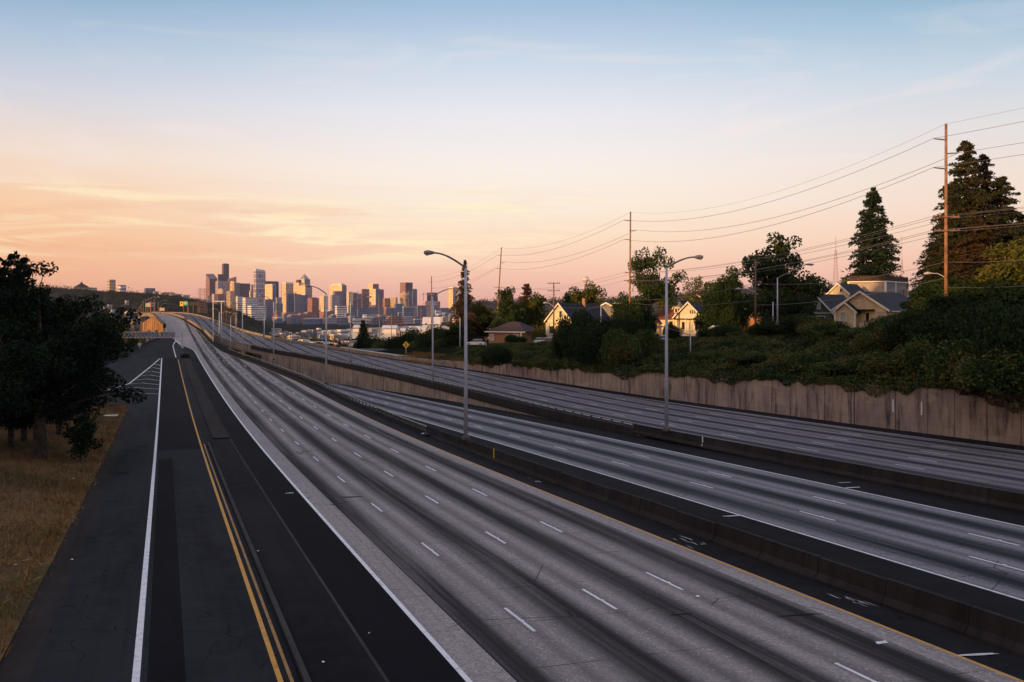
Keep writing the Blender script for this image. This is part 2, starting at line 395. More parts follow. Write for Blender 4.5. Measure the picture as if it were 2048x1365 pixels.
M['wood_dk'] = mat_plain('pole_wood_weathered', (0.15, 0.105, 0.08), 0.85, 0.35, 1.2)
M['wire'] = mat_plain('wire_metal', (0.16, 0.13, 0.11), 0.5, 0.1)
M['insul'] = mat_plain('insulator', (0.20, 0.17, 0.17), 0.4, 0.1)
M['white'] = mat_plain('white_paint', (0.72, 0.70, 0.66), 0.6, 0.08)
M['black'] = mat_plain('black_paint', (0.012, 0.012, 0.012), 0.5, 0.1)
M['yellow'] = mat_plain('sign_yellow', (0.85, 0.50, 0.03), 0.4, 0.05)
M['orange'] = mat_plain('sign_orange', (0.75, 0.28, 0.05), 0.4, 0.05)
M['green'] = mat_plain('sign_green', (0.02, 0.22, 0.12), 0.4, 0.05)
M['signback'] = mat_plain('sign_back', (0.22, 0.20, 0.19), 0.5, 0.2)
M['signback_lit'] = mat_plain('sign_back_sunlit', (0.36, 0.30, 0.24), 0.5, 0.2)  # warmer, paler sign back: sunlight painted into the colour
M['bark'] = mat_plain('bark', (0.075, 0.05, 0.038), 0.95, 0.4, 3.0)
M['bark_red'] = mat_plain('bark_red', (0.16, 0.07, 0.04), 0.95, 0.4, 3.0)
M['leaf_dark'] = mat_leaf('needles_dark', [(0.008, 0.014, 0.009), (0.016, 0.028, 0.014), (0.024, 0.036, 0.018)])
M['leaf_pine'] = mat_leaf('needles_black_green', [(0.007, 0.011, 0.008), (0.012, 0.020, 0.011), (0.024, 0.034, 0.016)])
M['leaf_pine2'] = mat_leaf('leaves_dark_green', [(0.010, 0.018, 0.008), (0.020, 0.036, 0.012), (0.04, 0.055, 0.018)])
M['leaf_conifer'] = mat_leaf('needles_conifer', [(0.014, 0.022, 0.012), (0.030, 0.034, 0.016), (0.055, 0.042, 0.018)])
M['leaf_cedar'] = mat_leaf('needles_cedar', [(0.016, 0.016, 0.010), (0.045, 0.032, 0.016), (0.09, 0.05, 0.022)])
M['leaf_mid'] = mat_leaf('leaves_mid_green', [(0.014, 0.028, 0.009), (0.030, 0.052, 0.014), (0.060, 0.070, 0.018)])
M['leaf_yel'] = mat_leaf('leaves_yellow_green', [(0.03, 0.038, 0.010), (0.065, 0.072, 0.016), (0.13, 0.11, 0.022)])
M['leaf_red'] = mat_leaf('leaves_rusty', [(0.03, 0.018, 0.010), (0.07, 0.035, 0.016), (0.10, 0.05, 0.02)])
M['leaf_ivy'] = mat_leaf('leaves_ivy', [(0.006, 0.012, 0.005), (0.020, 0.042, 0.012), (0.050, 0.080, 0.022), (0.115, 0.11, 0.034), (0.14, 0.055, 0.026)])
M['leaf_far'] = mat_leaf('leaves_far', [(0.012, 0.016, 0.012), (0.022, 0.028, 0.016), (0.038, 0.040, 0.018)])
M['blade'] = mat_leaf('dry_grass_blades', [(0.085, 0.042, 0.016), (0.22, 0.115, 0.040), (0.36, 0.21, 0.085)])
a = NT('dry_ground'); o_ = a.obj(); n1 = a.noise(o_, 0.12, 6, 0.65); n2 = a.noise(o_, 2.5, 5, 0.7)
c_ = a.mix(a.rng(n1, 0.35, 0.62), (0.20, 0.112, 0.05, 1), (0.075, 0.058, 0.024, 1)); c_ = a.mix(a.math('MULTIPLY', a.rng(n2, 0.35, 0.7), 0.6), c_, (0.05, 0.03, 0.016, 1))
M['dry_ground'] = a.out(c_, 0.95, n2, 0.08, 0.8, spec=0.05)
M['soil'] = mat_plain('soil_undergrowth', (0.012, 0.014, 0.008), 0.95, 0.4, 0.4, 0, 0.0)
M['far_ground'] = mat_plain('far_ground', (0.030, 0.032, 0.022), 0.95, 0.4, 0.02, 0, 0.0)
M['street'] = mat_plain('street_asphalt', (0.05, 0.05, 0.052), 0.9, 0.2, 0.6)
M['roof_dk'] = mat_plain('roof_shingle_dark', (0.022, 0.022, 0.026), 0.9, 0.3, 2.0)
M['roof_br'] = mat_plain('roof_shingle_brown', (0.055, 0.035, 0.032), 0.9, 0.3, 2.0)
M['roof_red'] = mat_plain('roof_shingle_red', (0.20, 0.07, 0.04), 0.9, 0.3, 2.0)
def mat_siding(name, c):
    a = NT(name); sp = a.n('ShaderNodeSeparateXYZ'); a.l(a.obj(), sp.inputs[0])
    j = a.math('FRACT', a.math('DIVIDE', sp.outputs[2], 0.2))
    n = a.noise(a.obj(), 1.2, 4)
    col = a.mix(a.rng(n, 0.3, 0.7), dim(c, 0.85), dim(c, 1.1))
    return a.out(a.mix(a.math('MULTIPLY', a.math('LESS_THAN', j, 0.14), 0.35), col, dim(c, 0.45)), 0.7, j, 0.02, 0.4)
M['cream'] = mat_siding('siding_cream', (0.66, 0.56, 0.36))
M['white_siding'] = mat_siding('siding_white', (0.70, 0.62, 0.50))
M['beige'] = mat_siding('siding_beige', (0.62, 0.52, 0.33))
M['ochre'] = mat_siding('siding_ochre', (0.36, 0.23, 0.12))
M['grey_siding'] = mat_siding('siding_grey', (0.20, 0.19, 0.19))
M['olive_siding'] = mat_siding('siding_olive', (0.12, 0.12, 0.09))
M['tan_siding'] = mat_siding('siding_tan', (0.36, 0.29, 0.24))
M['brick'] = mat_plain('brick_wall', (0.34, 0.17, 0.09), 0.9, 0.3, 6.0)
M['trim'] = mat_plain('house_trim', (0.78, 0.70, 0.58), 0.6, 0.06)
M['glass'] = mat_plain('window_glass', (0.03, 0.03, 0.035), 0.08, 0.2, 1.0, 0.0, 0.6)
M['curtain'] = mat_plain('curtained_glass', (0.42, 0.40, 0.34), 0.3, 0.2, 1.0)
M['deckwood'] = mat_plain('deck_boards', (0.07, 0.04, 0.03), 0.85, 0.35, 2.0)
M['tire'] = mat_plain('tyre_rubber', (0.015, 0.015, 0.015), 0.9, 0.1)
M['car_white'] = mat_plain('car_paint_white', (0.62, 0.62, 0.62), 0.25, 0.03, 1.0, 0, 0.5)
M['car_silver'] = mat_plain('car_paint_silver', (0.32, 0.33, 0.35), 0.3, 0.03, 1.0, 0.3, 0.5)
M['car_dark'] = mat_plain('car_paint_dark', (0.03, 0.035, 0.05), 0.25, 0.03, 1.0, 0, 0.5)
M['car_blue'] = mat_plain('car_paint_blue', (0.10, 0.13, 0.20), 0.25, 0.03, 1.0, 0, 0.5)
M['red_lens'] = mat_plain('red_lens', (0.45, 0.01, 0.01), 0.3, 0.05)
a = NT('lake_water'); M['water'] = a.out((0.03, 0.045, 0.07, 1), 0.12, a.noise(a.obj(), 0.08, 3), 0.5, 0.2, spec=0.5)

# ------------------------------------------------------------------ roads
def cst(v): return v if callable(v) else (lambda s, v=v: v)
def strip(mb, tl, tr, s0, s1, zfn, zo, ds=4.0, nc=1):
    tl, tr = cst(tl), cst(tr); n = max(1, int(math.ceil((s1 - s0) / ds)))
    ss = [s0 + (s1 - s0) * i / n for i in range(n + 1)]
    for a, b in zip(ss, ss[1:]):
        for c in range(nc):
            q = []
            uv = []
            for s, k in ((a, c), (a, c + 1), (b, c + 1), (b, c)):
                t = tl(s) + (tr(s) - tl(s)) * k / nc
                x, y = ST(s, t); q.append((x, y, zfn(s) + zo)); uv.append((s, t))
            mb.face(q, uv)
    return mb
def road(name, tl, tr, s0, s1, zfn, zo, mat, ds=4.0, nc=1):
    return struct(strip(MB(), tl, tr, s0, s1, zfn, zo, ds, nc).build(name, mat))
def lane_t(k):  # lane lines of the main carriageway squeeze together towards the bridge
    base = [9.15, 11.23, 14.78, 18.2, 21.9][k]
    return lambda s: tL(s) + 1.0 + (base - 8.9) / 13.0 * (tE(s) - 2.0 - tL(s) - 1.0) if s > 150 else base
def seam(f, base, s0=110, s1=170):
    def g(s):
        k = min(1, max(0, (s - s0) / (s1 - s0))); k = k * k * (3 - 2 * k)
        lo = tL(s) + 0.9; hi = tE(s) - 2.0
        tgt = lo + (base - 7.9) / 14.0 * (hi - lo)
        return base + (tgt - base) * k
    return g
tY = seam(None, 21.9); lanes_main = [seam(None, b) for b in (11.23, 14.78, 18.2)]
TLR = -3.6
road('asphalt_base', TLR, lambda s: tE(s), -40, 330, zm, -0.012, M['asphalt'])
road('bridge_deck_road', lambda s: min(-2.0, tL(s) - 3.0) if s < 380 else tL(s) - 0.5, lambda s: tE(s), 330, 1050, zm, -0.012, M['asphalt'])
road('ramp_road', TLR, 3.55, -40, 268, zm, 0.0, M['asphalt_ramp'])
road('ramp_patch', -0.47, 0.55, -40, 86, zm, 0.004, M['asphalt_new'])
road('ramp_patch', -0.62, 3.0, 92, 268, zm, 0.004, M['asphalt_new'])
road('ramp_verge', -4.75, TLR, -40, 154, zm, -0.009, M['dirt'])
road('median_paving', 3.85, 5.75, -40, 100, zm, 0.002, M['asphalt_dark'])
road('median_paving', 5.85, 7.9, -40, 270, zm, 0.002, M['asphalt_new'])
road('median_seam', 5.75, 5.85, -40, 100, zm, 0.004, M['kerb'])
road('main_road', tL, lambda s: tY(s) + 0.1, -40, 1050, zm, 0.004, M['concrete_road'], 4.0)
road('slab_joint', 9.13, 9.17, -40, 260, zm, 0.008, M['asphalt_new'])
road('slab_joint', 20.93, 20.96, -40, 150, zm, 0.008, M['asphalt_new'])
# second ramp peeling away behind the trees
tR2 = curve([(-80, -60), (140, -52), (170, -40), (210, -22), (250, -13.5), (285, -10), (314, -8.2), (345, -4.8), (366, -2.6), (420, 0.0), (1500, 0)], 8)
road('exit_ramp', tR2, lambda s: -1.9 if s > 262 else TLR - 0.0, 140, 385, zm, -0.004, M['asphalt_ramp'])
# median island
mb = MB()
for zo, ins in ((0.14, 0),):
    strip(mb, lambda s: 4.3, lambda s: 5.9, 100, 262, zm, 0.07)
    for tt in (4.3, 5.9):
        for i in range(41):
            s0, s1 = 100 + i * 162 / 41, 100 + (i + 1) * 162 / 41
            p0, p1 = ST(s0, tt), ST(s1, tt)
            mb.face([(p0[0], p0[1], zm(s0) - .05), (p1[0], p1[1], zm(s1) - .05), (p1[0], p1[1], zm(s1) + .07), (p0[0], p0[1], zm(s0) + .07)], [(s0, 0), (s1, 0), (s1, .2), (s0, .2)])
struct(mb.build('median_island', M['dirt']))
def kerb(name, t, w, s0, s1, h, mat, zfn=zm):
    mb = MB(); tf = cst(t); n = int((s1 - s0) / 3)
    for i in range(n):
        a, b = s0 + (s1 - s0) * i / n, s0 + (s1 - s0) * (i + 1) / n
        L = []
        for s in (a, b):
            for dt_, z in ((0, -0.05), (0, h), (w, h), (w, -0.05)):
                x, y = ST(s, tf(s) + dt_); L.append((x, y, zfn(s) + z))
        for k in range(3):
            mb.face([L[k], L[k + 4], L[k + 5], L[k + 1]], [(a, k * .2), (b, k * .2), (b, k * .2 + .2), (a, k * .2 + .2)])
    return struct(mb.build(name, mat))
kerb('ramp_kerb', 3.6, 0.18, -40, 96, 0.13, M['kerb'])
# express carriageway and right-hand carriageway
tFr = lambda s: min(43.6, tG(s) + 0.8) if s < 300 else 43.0
road('express_base', lambda s: tE(s) + 0.2, lambda s: tFr(s), -40, 330, zf, -0.02, M['asphalt_dark'])
tFl = lambda s: 28.5
road('express_road', 28.5, 39.65, -40, 330, zf, 0.0, M['concrete_express'])
tHl = lambda s: tG(s) + 3.2 if s < 200 else tG(s) + max(1.0, 3.2 - (s - 200) * .02)
def tHr(s): return tW(s) - (3.0 if s < 150 else max(1.2, 3.0 - (s - 150) * .01))
road('viaduct_base', lambda s: tG(s) + 0.3, lambda s: tW(s), -40, 1050, zm, -0.02, M['asphalt'])
road('viaduct_road', tHl, tHr, -40, 1050, zm, 0.0, M['concrete_viaduct'])

# markings
def dashes(name, tf, s0, s1, zfn, zo, mat=None, L=3.05, gap=12.19, w=0.12, off=0.0):
    tf = cst(tf); mb = MB(); s = s0 + off
    while s < s1:
        strip(mb, lambda q: tf(q) - w / 2, lambda q: tf(q) + w / 2, s, s + L, zfn, zo, 3.1); s += gap
    return struct(mb.build(name, mat or M['paint_white']))
def line(name, tf, s0, s1, zfn, zo, mat, w=0.14, ds=3.0):
    tf = cst(tf)
    return road(name, lambda s: tf(s) - w / 2, lambda s: tf(s) + w / 2, s0, s1, zfn, zo, mat, ds)
line('road_marking_white', lambda s: tL(s), -40, 1000, zm, 0.010, M['paint_white'], 0.17)
line('road_marking_yellow', tY, -40, 1000, zm, 0.010, M['paint_yellow'], 0.13)
for k, o_ in enumerate((2.1, 3.6, 5.2)):
    dashes('lane_marking', lanes_main[k], -20, 640, zm, 0.010, M['paint_worn'] if k == 0 else M['paint_white'], off=o_)
line('road_marking_white', -0.77, -40, 268, zm, 0.010, M['paint_white'], 0.21)
line('road_marking_yellow', 3.02, -40, 262, zm, 0.010, M['paint_yellow'], 0.15)
line('road_marking_yellow', 3.32, -40, 96, zm, 0.010, M['paint_yellow_worn'], 0.10)
line('road_marking_white', 28.62, -40, 300, zf, 0.006, M['paint_white'], 0.12)
line('road_marking_white', 39.5, -40, 320, zf, 0.006, M['paint_white'], 0.12)
for k, t_ in enumerate((32.2, 35.85)):
    dashes('lane_marking', t_, -20, 310, zf, 0.006, None, off=3 + 4 * k)
line('road_marking_white', lambda s: tHr(s) - 0.1, -40, 900, zm, 0.006, M['paint_white'], 0.13)
line('road_marking_white', lambda s: tHl(s) + 0.1, -40, 900, zm, 0.006, M['paint_white'], 0.13)
for k in range(1, 5):
    dashes('lane_marking', lambda s, k=k: tHl(s) + (tHr(s) - tHl(s)) * k / 5.0, -20, 520, zm, 0.006, M['paint_worn'], off=2 + 3 * k)
# gore chevrons
def poly_line(name, pts, w, zfn, zo, mat):
    mb = MB()
    for (s0, t0), (s1, t1) in zip(pts, pts[1:]):
        a, b = Vector(ST(s0, t0)), Vector(ST(s1, t1)); d = (b - a).normalized(); n = Vector((-d.y, d.x)) * w / 2
        n_ = max(1, int((b - a).length / 4))
        for i in range(n_):
            k0, k1 = i / n_, (i + 1) / n_
            p, q = a.lerp(b, k0), a.lerp(b, k1); z0, z1 = zfn(s0 + (s1 - s0) * k0) + zo, zfn(s0 + (s1 - s0) * k1) + zo
            mb.face([(p.x + n.x, p.y + n.y, z0), (p.x - n.x, p.y - n.y, z0), (q.x - n.x, q.y - n.y, z1), (q.x + n.x, q.y + n.y, z1)], [(s0 + k0, t0), (s0 + k0, t0 + w), (s0 + k1, t0 + w), (s0 + k1, t0)])
    return struct(mb.build(name, mat))
poly_line('gore_marking', [(266, -1.2), (186, -5.8), (150, -13)], 0.24, zm, 0.014, M['paint_worn'])
for i, s in enumerate((162, 172, 182, 192, 203, 214, 226, 238)):
    tl_ = -1.2 - (266 - s) / 80 * 4.6
    if s < 186: tl_ = -5.8 - (186 - s) * 0.2
    poly_line('gore_marking', [(s, -0.9), (s + 5, (tl_ - 0.9) * 0.5), (s + 2.5, tl_)], 0.20, zm, 0.014, M['paint_worn'])
poly_line('gore_marking', [(270, 2.6), (330, 2.3), (362, 3.4), (318, 5.2)], 0.24, zm, 0.014, M['paint_worn'])
for s in range(276, 350, 8):
    poly_line('gore_marking', [(s, 2.6), (s + 1, 4.2 + max(0, (330 - s)) * 0.02)], 0.18, zm, 0.014, M['paint_worn'])
# patches, scuffs and stencilled marks on the slabs
def patch(name, s, t, L, w, zfn, mat, rot=0.0, zo=0.012, jag=0.25):
    pts = []
    n = 12
    for i in range(n):
        an = 2 * math.pi * i / n
        k = 1 + rnd.uniform(-jag, jag)
        u, v = L / 2 * math.copysign(abs(math.cos(an)) ** .5, math.cos(an)) * k, w / 2 * math.copysign(abs(math.sin(an)) ** .5, math.sin(an)) * k
        s_, t_ = s + u * math.cos(rot) - v * math.sin(rot), t + u * math.sin(rot) + v * math.cos(rot)
        x, y = ST(s_, t_); pts.append((x, y, zfn(s_) + zo))
    mb = MB(); mb.face(pts, [(s + i * .1, t + i * .07) for i in range(n)])
    return struct(mb.build(name, mat))
for s, t, L, w in ((31, 16.5, .16, 1.0), (29.5, 20.2, .14, 1.5), (23, 9.35, .35, .35), (61, 10.6, .3, 1.3)):
    patch('road_patch', s, t, L, w, zm, M['asphalt_dark'], 0.1, 0.012, 0.6)
for s, t, L, w, n_, f in ((42, 22.9, 1.6, .8, 12, zm), (30.5, 23.0, 1.2, .6, 10, zm), (63, 23, 1.5, .8, 6, zm)):
    mbx = MB()
    for k in range(n_):
        s_, t_ = s + rnd.gauss(0, L * .4), t + rnd.gauss(0, w * .35); a_, b_ = rnd.uniform(.15, .5), rnd.uniform(.012, .03)
        q = [(s_ - a_, t_), (s_ - a_ * .2, t_ - b_), (s_ + a_, t_ + b_ * .3), (s_ + a_ * .3, t_ + b_)]
        mbx.face([(*ST(u, v), f(u) + .014) for u, v in q], [(u * 3, v * 3) for u, v in q])
    struct(mbx.build('road_scuff', M['paint_worn']))
for s, t, L, w, f in ((24, 22.6, .16, 1.1, zm), (47, 28.1, .2, .9, zf), (53, 40.2, .2, 1.0, zf), (55, 41, .15, .7, zf), (64, 7.3, .2, .5, zm), (26, 20.7, .25, .4, zm), (36, 40.8, .15, .6, zf)):
    patch('road_scuff', s, t, L, w, f, M['paint_worn'], rnd.uniform(-.2, .2), 0.016, .35)
for s, t in ((92, -2.6), (96, -1.9), (78, -2.9), ):
    patch('road_patch', s, t, .9, .9, zm, M['asphalt_new'], 0.2)
# transverse crack lines filled with tar
# raised lane buttons
for tf, f, s0, zo in [(lanes_main[0], zm, 14.4, .01), (lanes_main[1], zm, 15.9, .01), (lanes_main[2], zm, 17.4, .01), (cst(32.2), zf, 15.2, .006), (cst(35.85), zf, 19.2, .006)]:
    mb = MB()
    for i in range(9):
        s = s0 + 12.19 * i + 5.5
        x, y = ST(s, tf(s)); mb.box((x, y, f(s) + .02), (.12, .18, .03), TH)
    struct(mb.build('lane_marking', M['white']))

# ------------------------------------------------------------------ terrain
zp_pts = [(-80, 1.5), (40, -0.6), (100, -1.8), (130, -3.5), (160, -5.6), (185, -6.9), (205, -7.7), (226, -8.6), (260, -10.7), (320, -15), (420, -24), (600, -33), (900, -42), (1300, -52), (1500, -54)]
zp = curve(zp_pts, 10)
wall_h = curve([(-80, 4.6), (60, 4.4), (110, 4.0), (143, 3.2), (190, 2.2), (215, 1.3), (240, .9), (270, .5), (300, 0.2), (1500, 0.2)], 8)
Wd = curve([(-80, 20), (60, 22), (110, 30), (170, 28), (200, 22), (240, 10), (300, 6), (1500, 6)])
def smooth(k): k = min(1, max(0, k)); return k * k * (3 - 2 * k)
def zr(s, q):
    if s < 300:
        z0 = -Dm(s) + wall_h(s)
        return z0 + (zp(s) - z0) * smooth(q / Wd(s)) ** 0.8 - max(0, q - 90) * 0.03
    k = smooth((s - 300) / 60); z0 = -Dm(300) * (1 - k) - 18 * k
    return min(z0, zp(s)) if k > 0 else z0
zl_far = curve([(-80, -9), (150, -13), (200, -14.5), (300, -21), (400, -27), (600, -36), (900, -44), (1300, -52), (1500, -54)])
def zleft(s, t):
    d = -4.6 - t
    if s < 156:
        e = smooth((156 - s) / 25)
        up = min(d, 30) * 0.10 + min(max(d - 3, 0), 25) * .05
        return -Dm(s) + 0.03 + up * e - 0.35 * (1 - e)
    a = -Dm(s) - .38
    k = smooth((s - 300) / 40) if t > -60 else smooth((s - 170) / 80)
    k = max(k, smooth((-24 - t) / 30) * smooth((s - 240) / 60))
    return a * (1 - k) + min(a, zl_far(s)) * k
def grid_mesh(name, ss, cols, zfun, mat):
    """cols: functions of s giving t"""
    V, Fc = [], []
    for s in ss:
        for c in cols:
            t = c(s); x, y = ST(s, t); V.append((x, y, zfun(s, t)))
    n = len(cols)
    for i in range(len(ss) - 1):
        for j in range(n - 1):
            Fc.append((i * n + j, i * n + j + 1, (i + 1) * n + j + 1, (i + 1) * n + j))
    me = bpy.data.meshes.new(name); me.from_pydata(V, [], Fc); me.materials.append(mat); me.polygons.foreach_set('use_smooth', [True] * len(Fc))
    o = bpy.data.objects.new(name, me); COL.objects.link(o); return struct(o)
ssn = list(np.arange(-60, 158, 4.0))
rnd2 = np.random.RandomState(3)
bump = {}
def zleft_b(s, t):
    d = -4.6 - t
    key = (round(s, 1), round(t, 1))
    if key not in bump: bump[key] = rnd2.uniform(-1, 1)
    return zleft(s, t) + bump[key] * 0.12 * min(1, d / 3)
grid_mesh('grass_slope', ssn, [cst(t) for t in (-4.6, -5.2, -6, -7, -8, -9.5, -11, -13, -15, -18, -21, -25, -30, -36, -45, -60, -80)], zleft_b, M['dry_ground'])
ssf = list(np.arange(154, 320, 8.0)) + list(np.arange(320, 1500, 30.0))
grid_mesh('lower_ground', [-60, 0, 60, 120, 158] + ssf, [cst(t) for t in (-1200, -800, -500, -300, -200, -150, -120, -100, -80.5)], lambda s, t: zleft(min(s, 150), -80) if s < 158 else zleft(s, -80) - .05 * 0, M['soil'])
grid_mesh('lower_ground', ssf, [cst(t) for t in (-80, -60, -45, -34, -26, -18, -12, -8, -4.4)], zleft, M['soil'])
grid_mesh('lower_ground', list(np.arange(280, 1500, 30.0)), [cst(t) for t in (-4.4, 0, 10, 24, 40, 60)], lambda s, t: min(-22.5, zl_far(s)), M['soil'])
ssr = list(np.arange(-60, 320, 5.0)) + list(np.arange(320, 1500, 30.0))
qs = [.25, 1, 2.5, 4, 6, 8, 10, 13, 16, 20, 24, 28, 33, 40, 50, 65, 85, 110, 150, 220, 350, 550, 900, 1500]
grid_mesh('hillside_ground', ssr, [(lambda s, q=q: tW(s) + q) for q in qs], lambda s, t: zr(s, t - tW(s)), M['soil'])
# lowland floor, lake and far hills
mb = MB()
for i in range(-8, 9):
    for j in range(0, 9):
        x0, y0 = i * 1800, 1000 + j * 1800
        mb.face([(x0, y0, -55), (x0 + 1800, y0, -55), (x0 + 1800, y0 + 1800, -55), (x0, y0 + 1800, -55)])
struct(mb.build('lowland_ground', M['far_ground']))
mb = MB(); mb.face([(-420, 1750, -54.5), (260, 1750, -54.5), (330, 2800, -54.5), (-300, 2950, -54.5), (-460, 2300, -54.5)])
struct(mb.build('lake_water', M['water']))
def hill(name, prof, Y, depth, mat, nrow=10, front=0.45):
    """prof: (px, py) skyline at distance Y; the slope comes down towards the viewer"""
    pxs = [p[0] for p in prof]; V, Fc = [], []; xs = list(range(int(pxs[0]), int(pxs[-1]) + 1, 8))
    for i in range(nrow + 1):
        k = i / nrow; yy = Y - depth * (1 - k)
        for x in xs:
            py = np.interp(x, pxs, [p[1] for p in prof]); zt = (HZ - py) / F * Y
            z = -58 + (zt + 58) * smooth(k) ** 0.9 + rnd.uniform(-1, 1) * 2.0 * (k > 0)
            V.append(((x - 1024) / F * yy, yy, z))
    for x in xs: V.append(((x - 1024) / F * (Y + 700), Y + 700, -58))
    n = len(xs)
    for i in range(nrow + 1):
        for j in range(n - 1): Fc.append((i * n + j, i * n + j + 1, (i + 1) * n + j + 1, (i + 1) * n + j))
    me = bpy.data.meshes.new(name); me.from_pydata(V, [], Fc); me.materials.append(mat)
    o = bpy.data.objects.new(name, me); COL.objects.link(o); struct(o)
    return lambda px, k: Vector(((px - 1024) / F * (Y - depth * (1 - k)), Y - depth * (1 - k), -58 + ((HZ - np.interp(px, pxs, [p[1] for p in prof])) / F * Y + 58) * smooth(k) ** 0.9))
hillA = hill('hill', [(-900, 560), (-300, 566), (60, 574), (140, 578), (200, 584), (260, 585), (310, 590), (350, 592), (385, 600), (430, 608), (470, 620), (510, 640), (540, 654)], 2600, 1300, M['far_ground'])
hillB = hill('hill', [(880, 640), (900, 612), (915, 606), (940, 608), (1000, 606), (1180, 604), (1300, 600), (1420, 584), (1560, 575), (1640, 574), (1700, 578), (1800, 586), (1900, 594), (2100, 596), (2600, 600)], 5200, 900, M['far_ground'])
# unseen ridge, added and shaped to block the low sun from the foreground
def ridge(name, v0, u0, u1, h, mat):
    e = Vector((sun_h.x, sun_h.y, 0)) * -1; uu = Vector((-e.y, e.x, 0)) * -1
    V, Fc = [], []; nu, nv = 40, 8
    for i in range(nu + 1):
        for j in range(nv + 1):
            u = u0 + (u1 - u0) * i / nu; kk = (j / nv - .5) * 2
            edge = smooth((u - u0) / 25) * smooth((u1 - u) / 40)
            p = e * (v0 + kk * 60) + uu * u
            V.append((p.x, p.y, -12 + (h + 12) * edge * (1 - abs(kk) ** 1.5) + rnd.uniform(-1, 1)))
    for i in range(nu):
        for j in range(nv): Fc.append((i * (nv + 1) + j, (i + 1) * (nv + 1) + j, (i + 1) * (nv + 1) + j + 1, i * (nv + 1) + j + 1))
    me = bpy.data.meshes.new(name); me.from_pydata(V, [], Fc); me.materials.append(mat)
    o = bpy.data.objects.new(name, me); COL.objects.link(o); return struct(o)
ridge('hill', -170, -330, 340, 29.5, M['far_ground'])  # unseen sun block added for shade, not one of the visible hills
# the overpass the camera stands on
ov = empty('overpass_bridge', (0, -8, -3.4), 0, 'concrete overpass carrying a street across the freeway', 'bridge')
MB().box((8, -0.6, 0.6), (150, 14, 1.5)).build('deck', M['barrier'], ov)
MB().box((8, 6.3, 1.75), (150, .25, .8)).build('parapet', M['barrier'], ov)
for x_ in (-8, 8.5, 33):
    MB().box((x_, 0, -4), (1.0, 6, 7.6)).build('pier', M['barrier'], ov)

# ------------------------------------------------------------------ barriers, walls
def jersey_profile(h=0.86):
    return [(-.30, 0), (-.30, .08), (-.13, .30), (-.08, h), (.08, h), (.13, .30), (.30, .08), (.30, 0)]
def jersey(name, tf, s0, s1, zfn, label, group, low=None, dy=0.0):
    mb = MB(); prof = jersey_profile(0.86 + dy); rings = []
    for s in (s0, s1):
        ring = []
        for dt_, z in prof:
            x, y = ST(s, tf(s) + dt_); zb = zfn(s) if not (low and dt_ > 0 and z == 0) else low(s)
            ring.append((x, y, zb + z - (0.05 if z == 0 else 0)))
        rings.append(ring)
    n = len(prof); acc = 0
    for i in range(n - 1):
        j = i + 1; d = math.dist(prof[i], prof[j])
        vv = (prof[i][1], prof[j][1])
        mb.face([rings[0][i], rings[0][j], rings[1][j], rings[1][i]], [(s0, vv[0] + .3), (s0, vv[1] + .3), (s1, vv[1] + .3), (s1, vv[0] + .3)])
    mb.face(rings[0][::-1], [(0, .5)] * n); mb.face(rings[1], [(0, .5)] * n)
    o = mb.build(name, M['barrier']); tag(o, label, 'barrier', group); return o
s = 14.0; i = 0
LE = 'dark stained concrete barrier segment between yellow line and express lanes'
LG = 'weathered concrete barrier segment between express lanes and carriageway under the ivy wall'
while s < 95:
    L = 3.9; jersey('jersey_barrier', lambda q: tE(q) + rnd.uniform(-.02, .02), s + .05, s + L, zm, LE, 'barrier segments along the yellow line', zf, rnd.uniform(-.04, .04)); s += L; i += 1
sE = s
s = 30.0
while s < 88:
    L = 5.0; jersey('jersey_barrier', lambda q: tG(q) + rnd.uniform(-.02, .02), s + .03, s + L, zm, LG, 'barrier segments beyond the express lanes', None, rnd.uniform(-.01, .02)); s += L
sG = s

def wall_strip(mb, tf, s0, s1, zb, zt, ds=3.0, flip=False, thick=0.35):
    n = max(1, int((s1 - s0) / ds)); acc = 0
    for i in range(n):
        a, b = s0 + (s1 - s0) * i / n, s0 + (s1 - s0) * (i + 1) / n
        pa, pb = ST(a, tf(a)), ST(b, tf(b)); qa, qb = ST(a, tf(a) + thick), ST(b, tf(b) + thick)
        za0, zb0, za1, zb1 = zb(a), zb(b), zt(a), zt(b)
        mb.face([(*pa, za0), (*pb, zb0), (*pb, zb1), (*pa, za1)], [(a, 0), (b, 0), (b, zb1 - zb0), (a, za1 - za0)])
        mb.face([(*qa, za0), (*qa, za1), (*qb, zb1), (*qb, zb0)], [(a, 0), (a, za1 - za0), (b, zb1 - zb0), (b, 0)])
        mb.face([(*pa, za1), (*pb, zb1), (*qb, zb1), (*qa, za1)], [(a, 1), (b, 1), (b, 1.3), (a, 1.3)])
        if i == 0: mb.face([(*pa, za0), (*pa, za1), (*qa, za1), (*qa, za0)], [(0, 0), (0, za1 - za0), (.3, za1 - za0), (.3, 0)])
        if i == n - 1: mb.face([(*pb, zb0), (*qb, zb0), (*qb, zb1), (*pb, zb1)], [(0, 0), (.3, 0), (.3, zb1 - zb0), (0, zb1 - zb0)])
    return mb
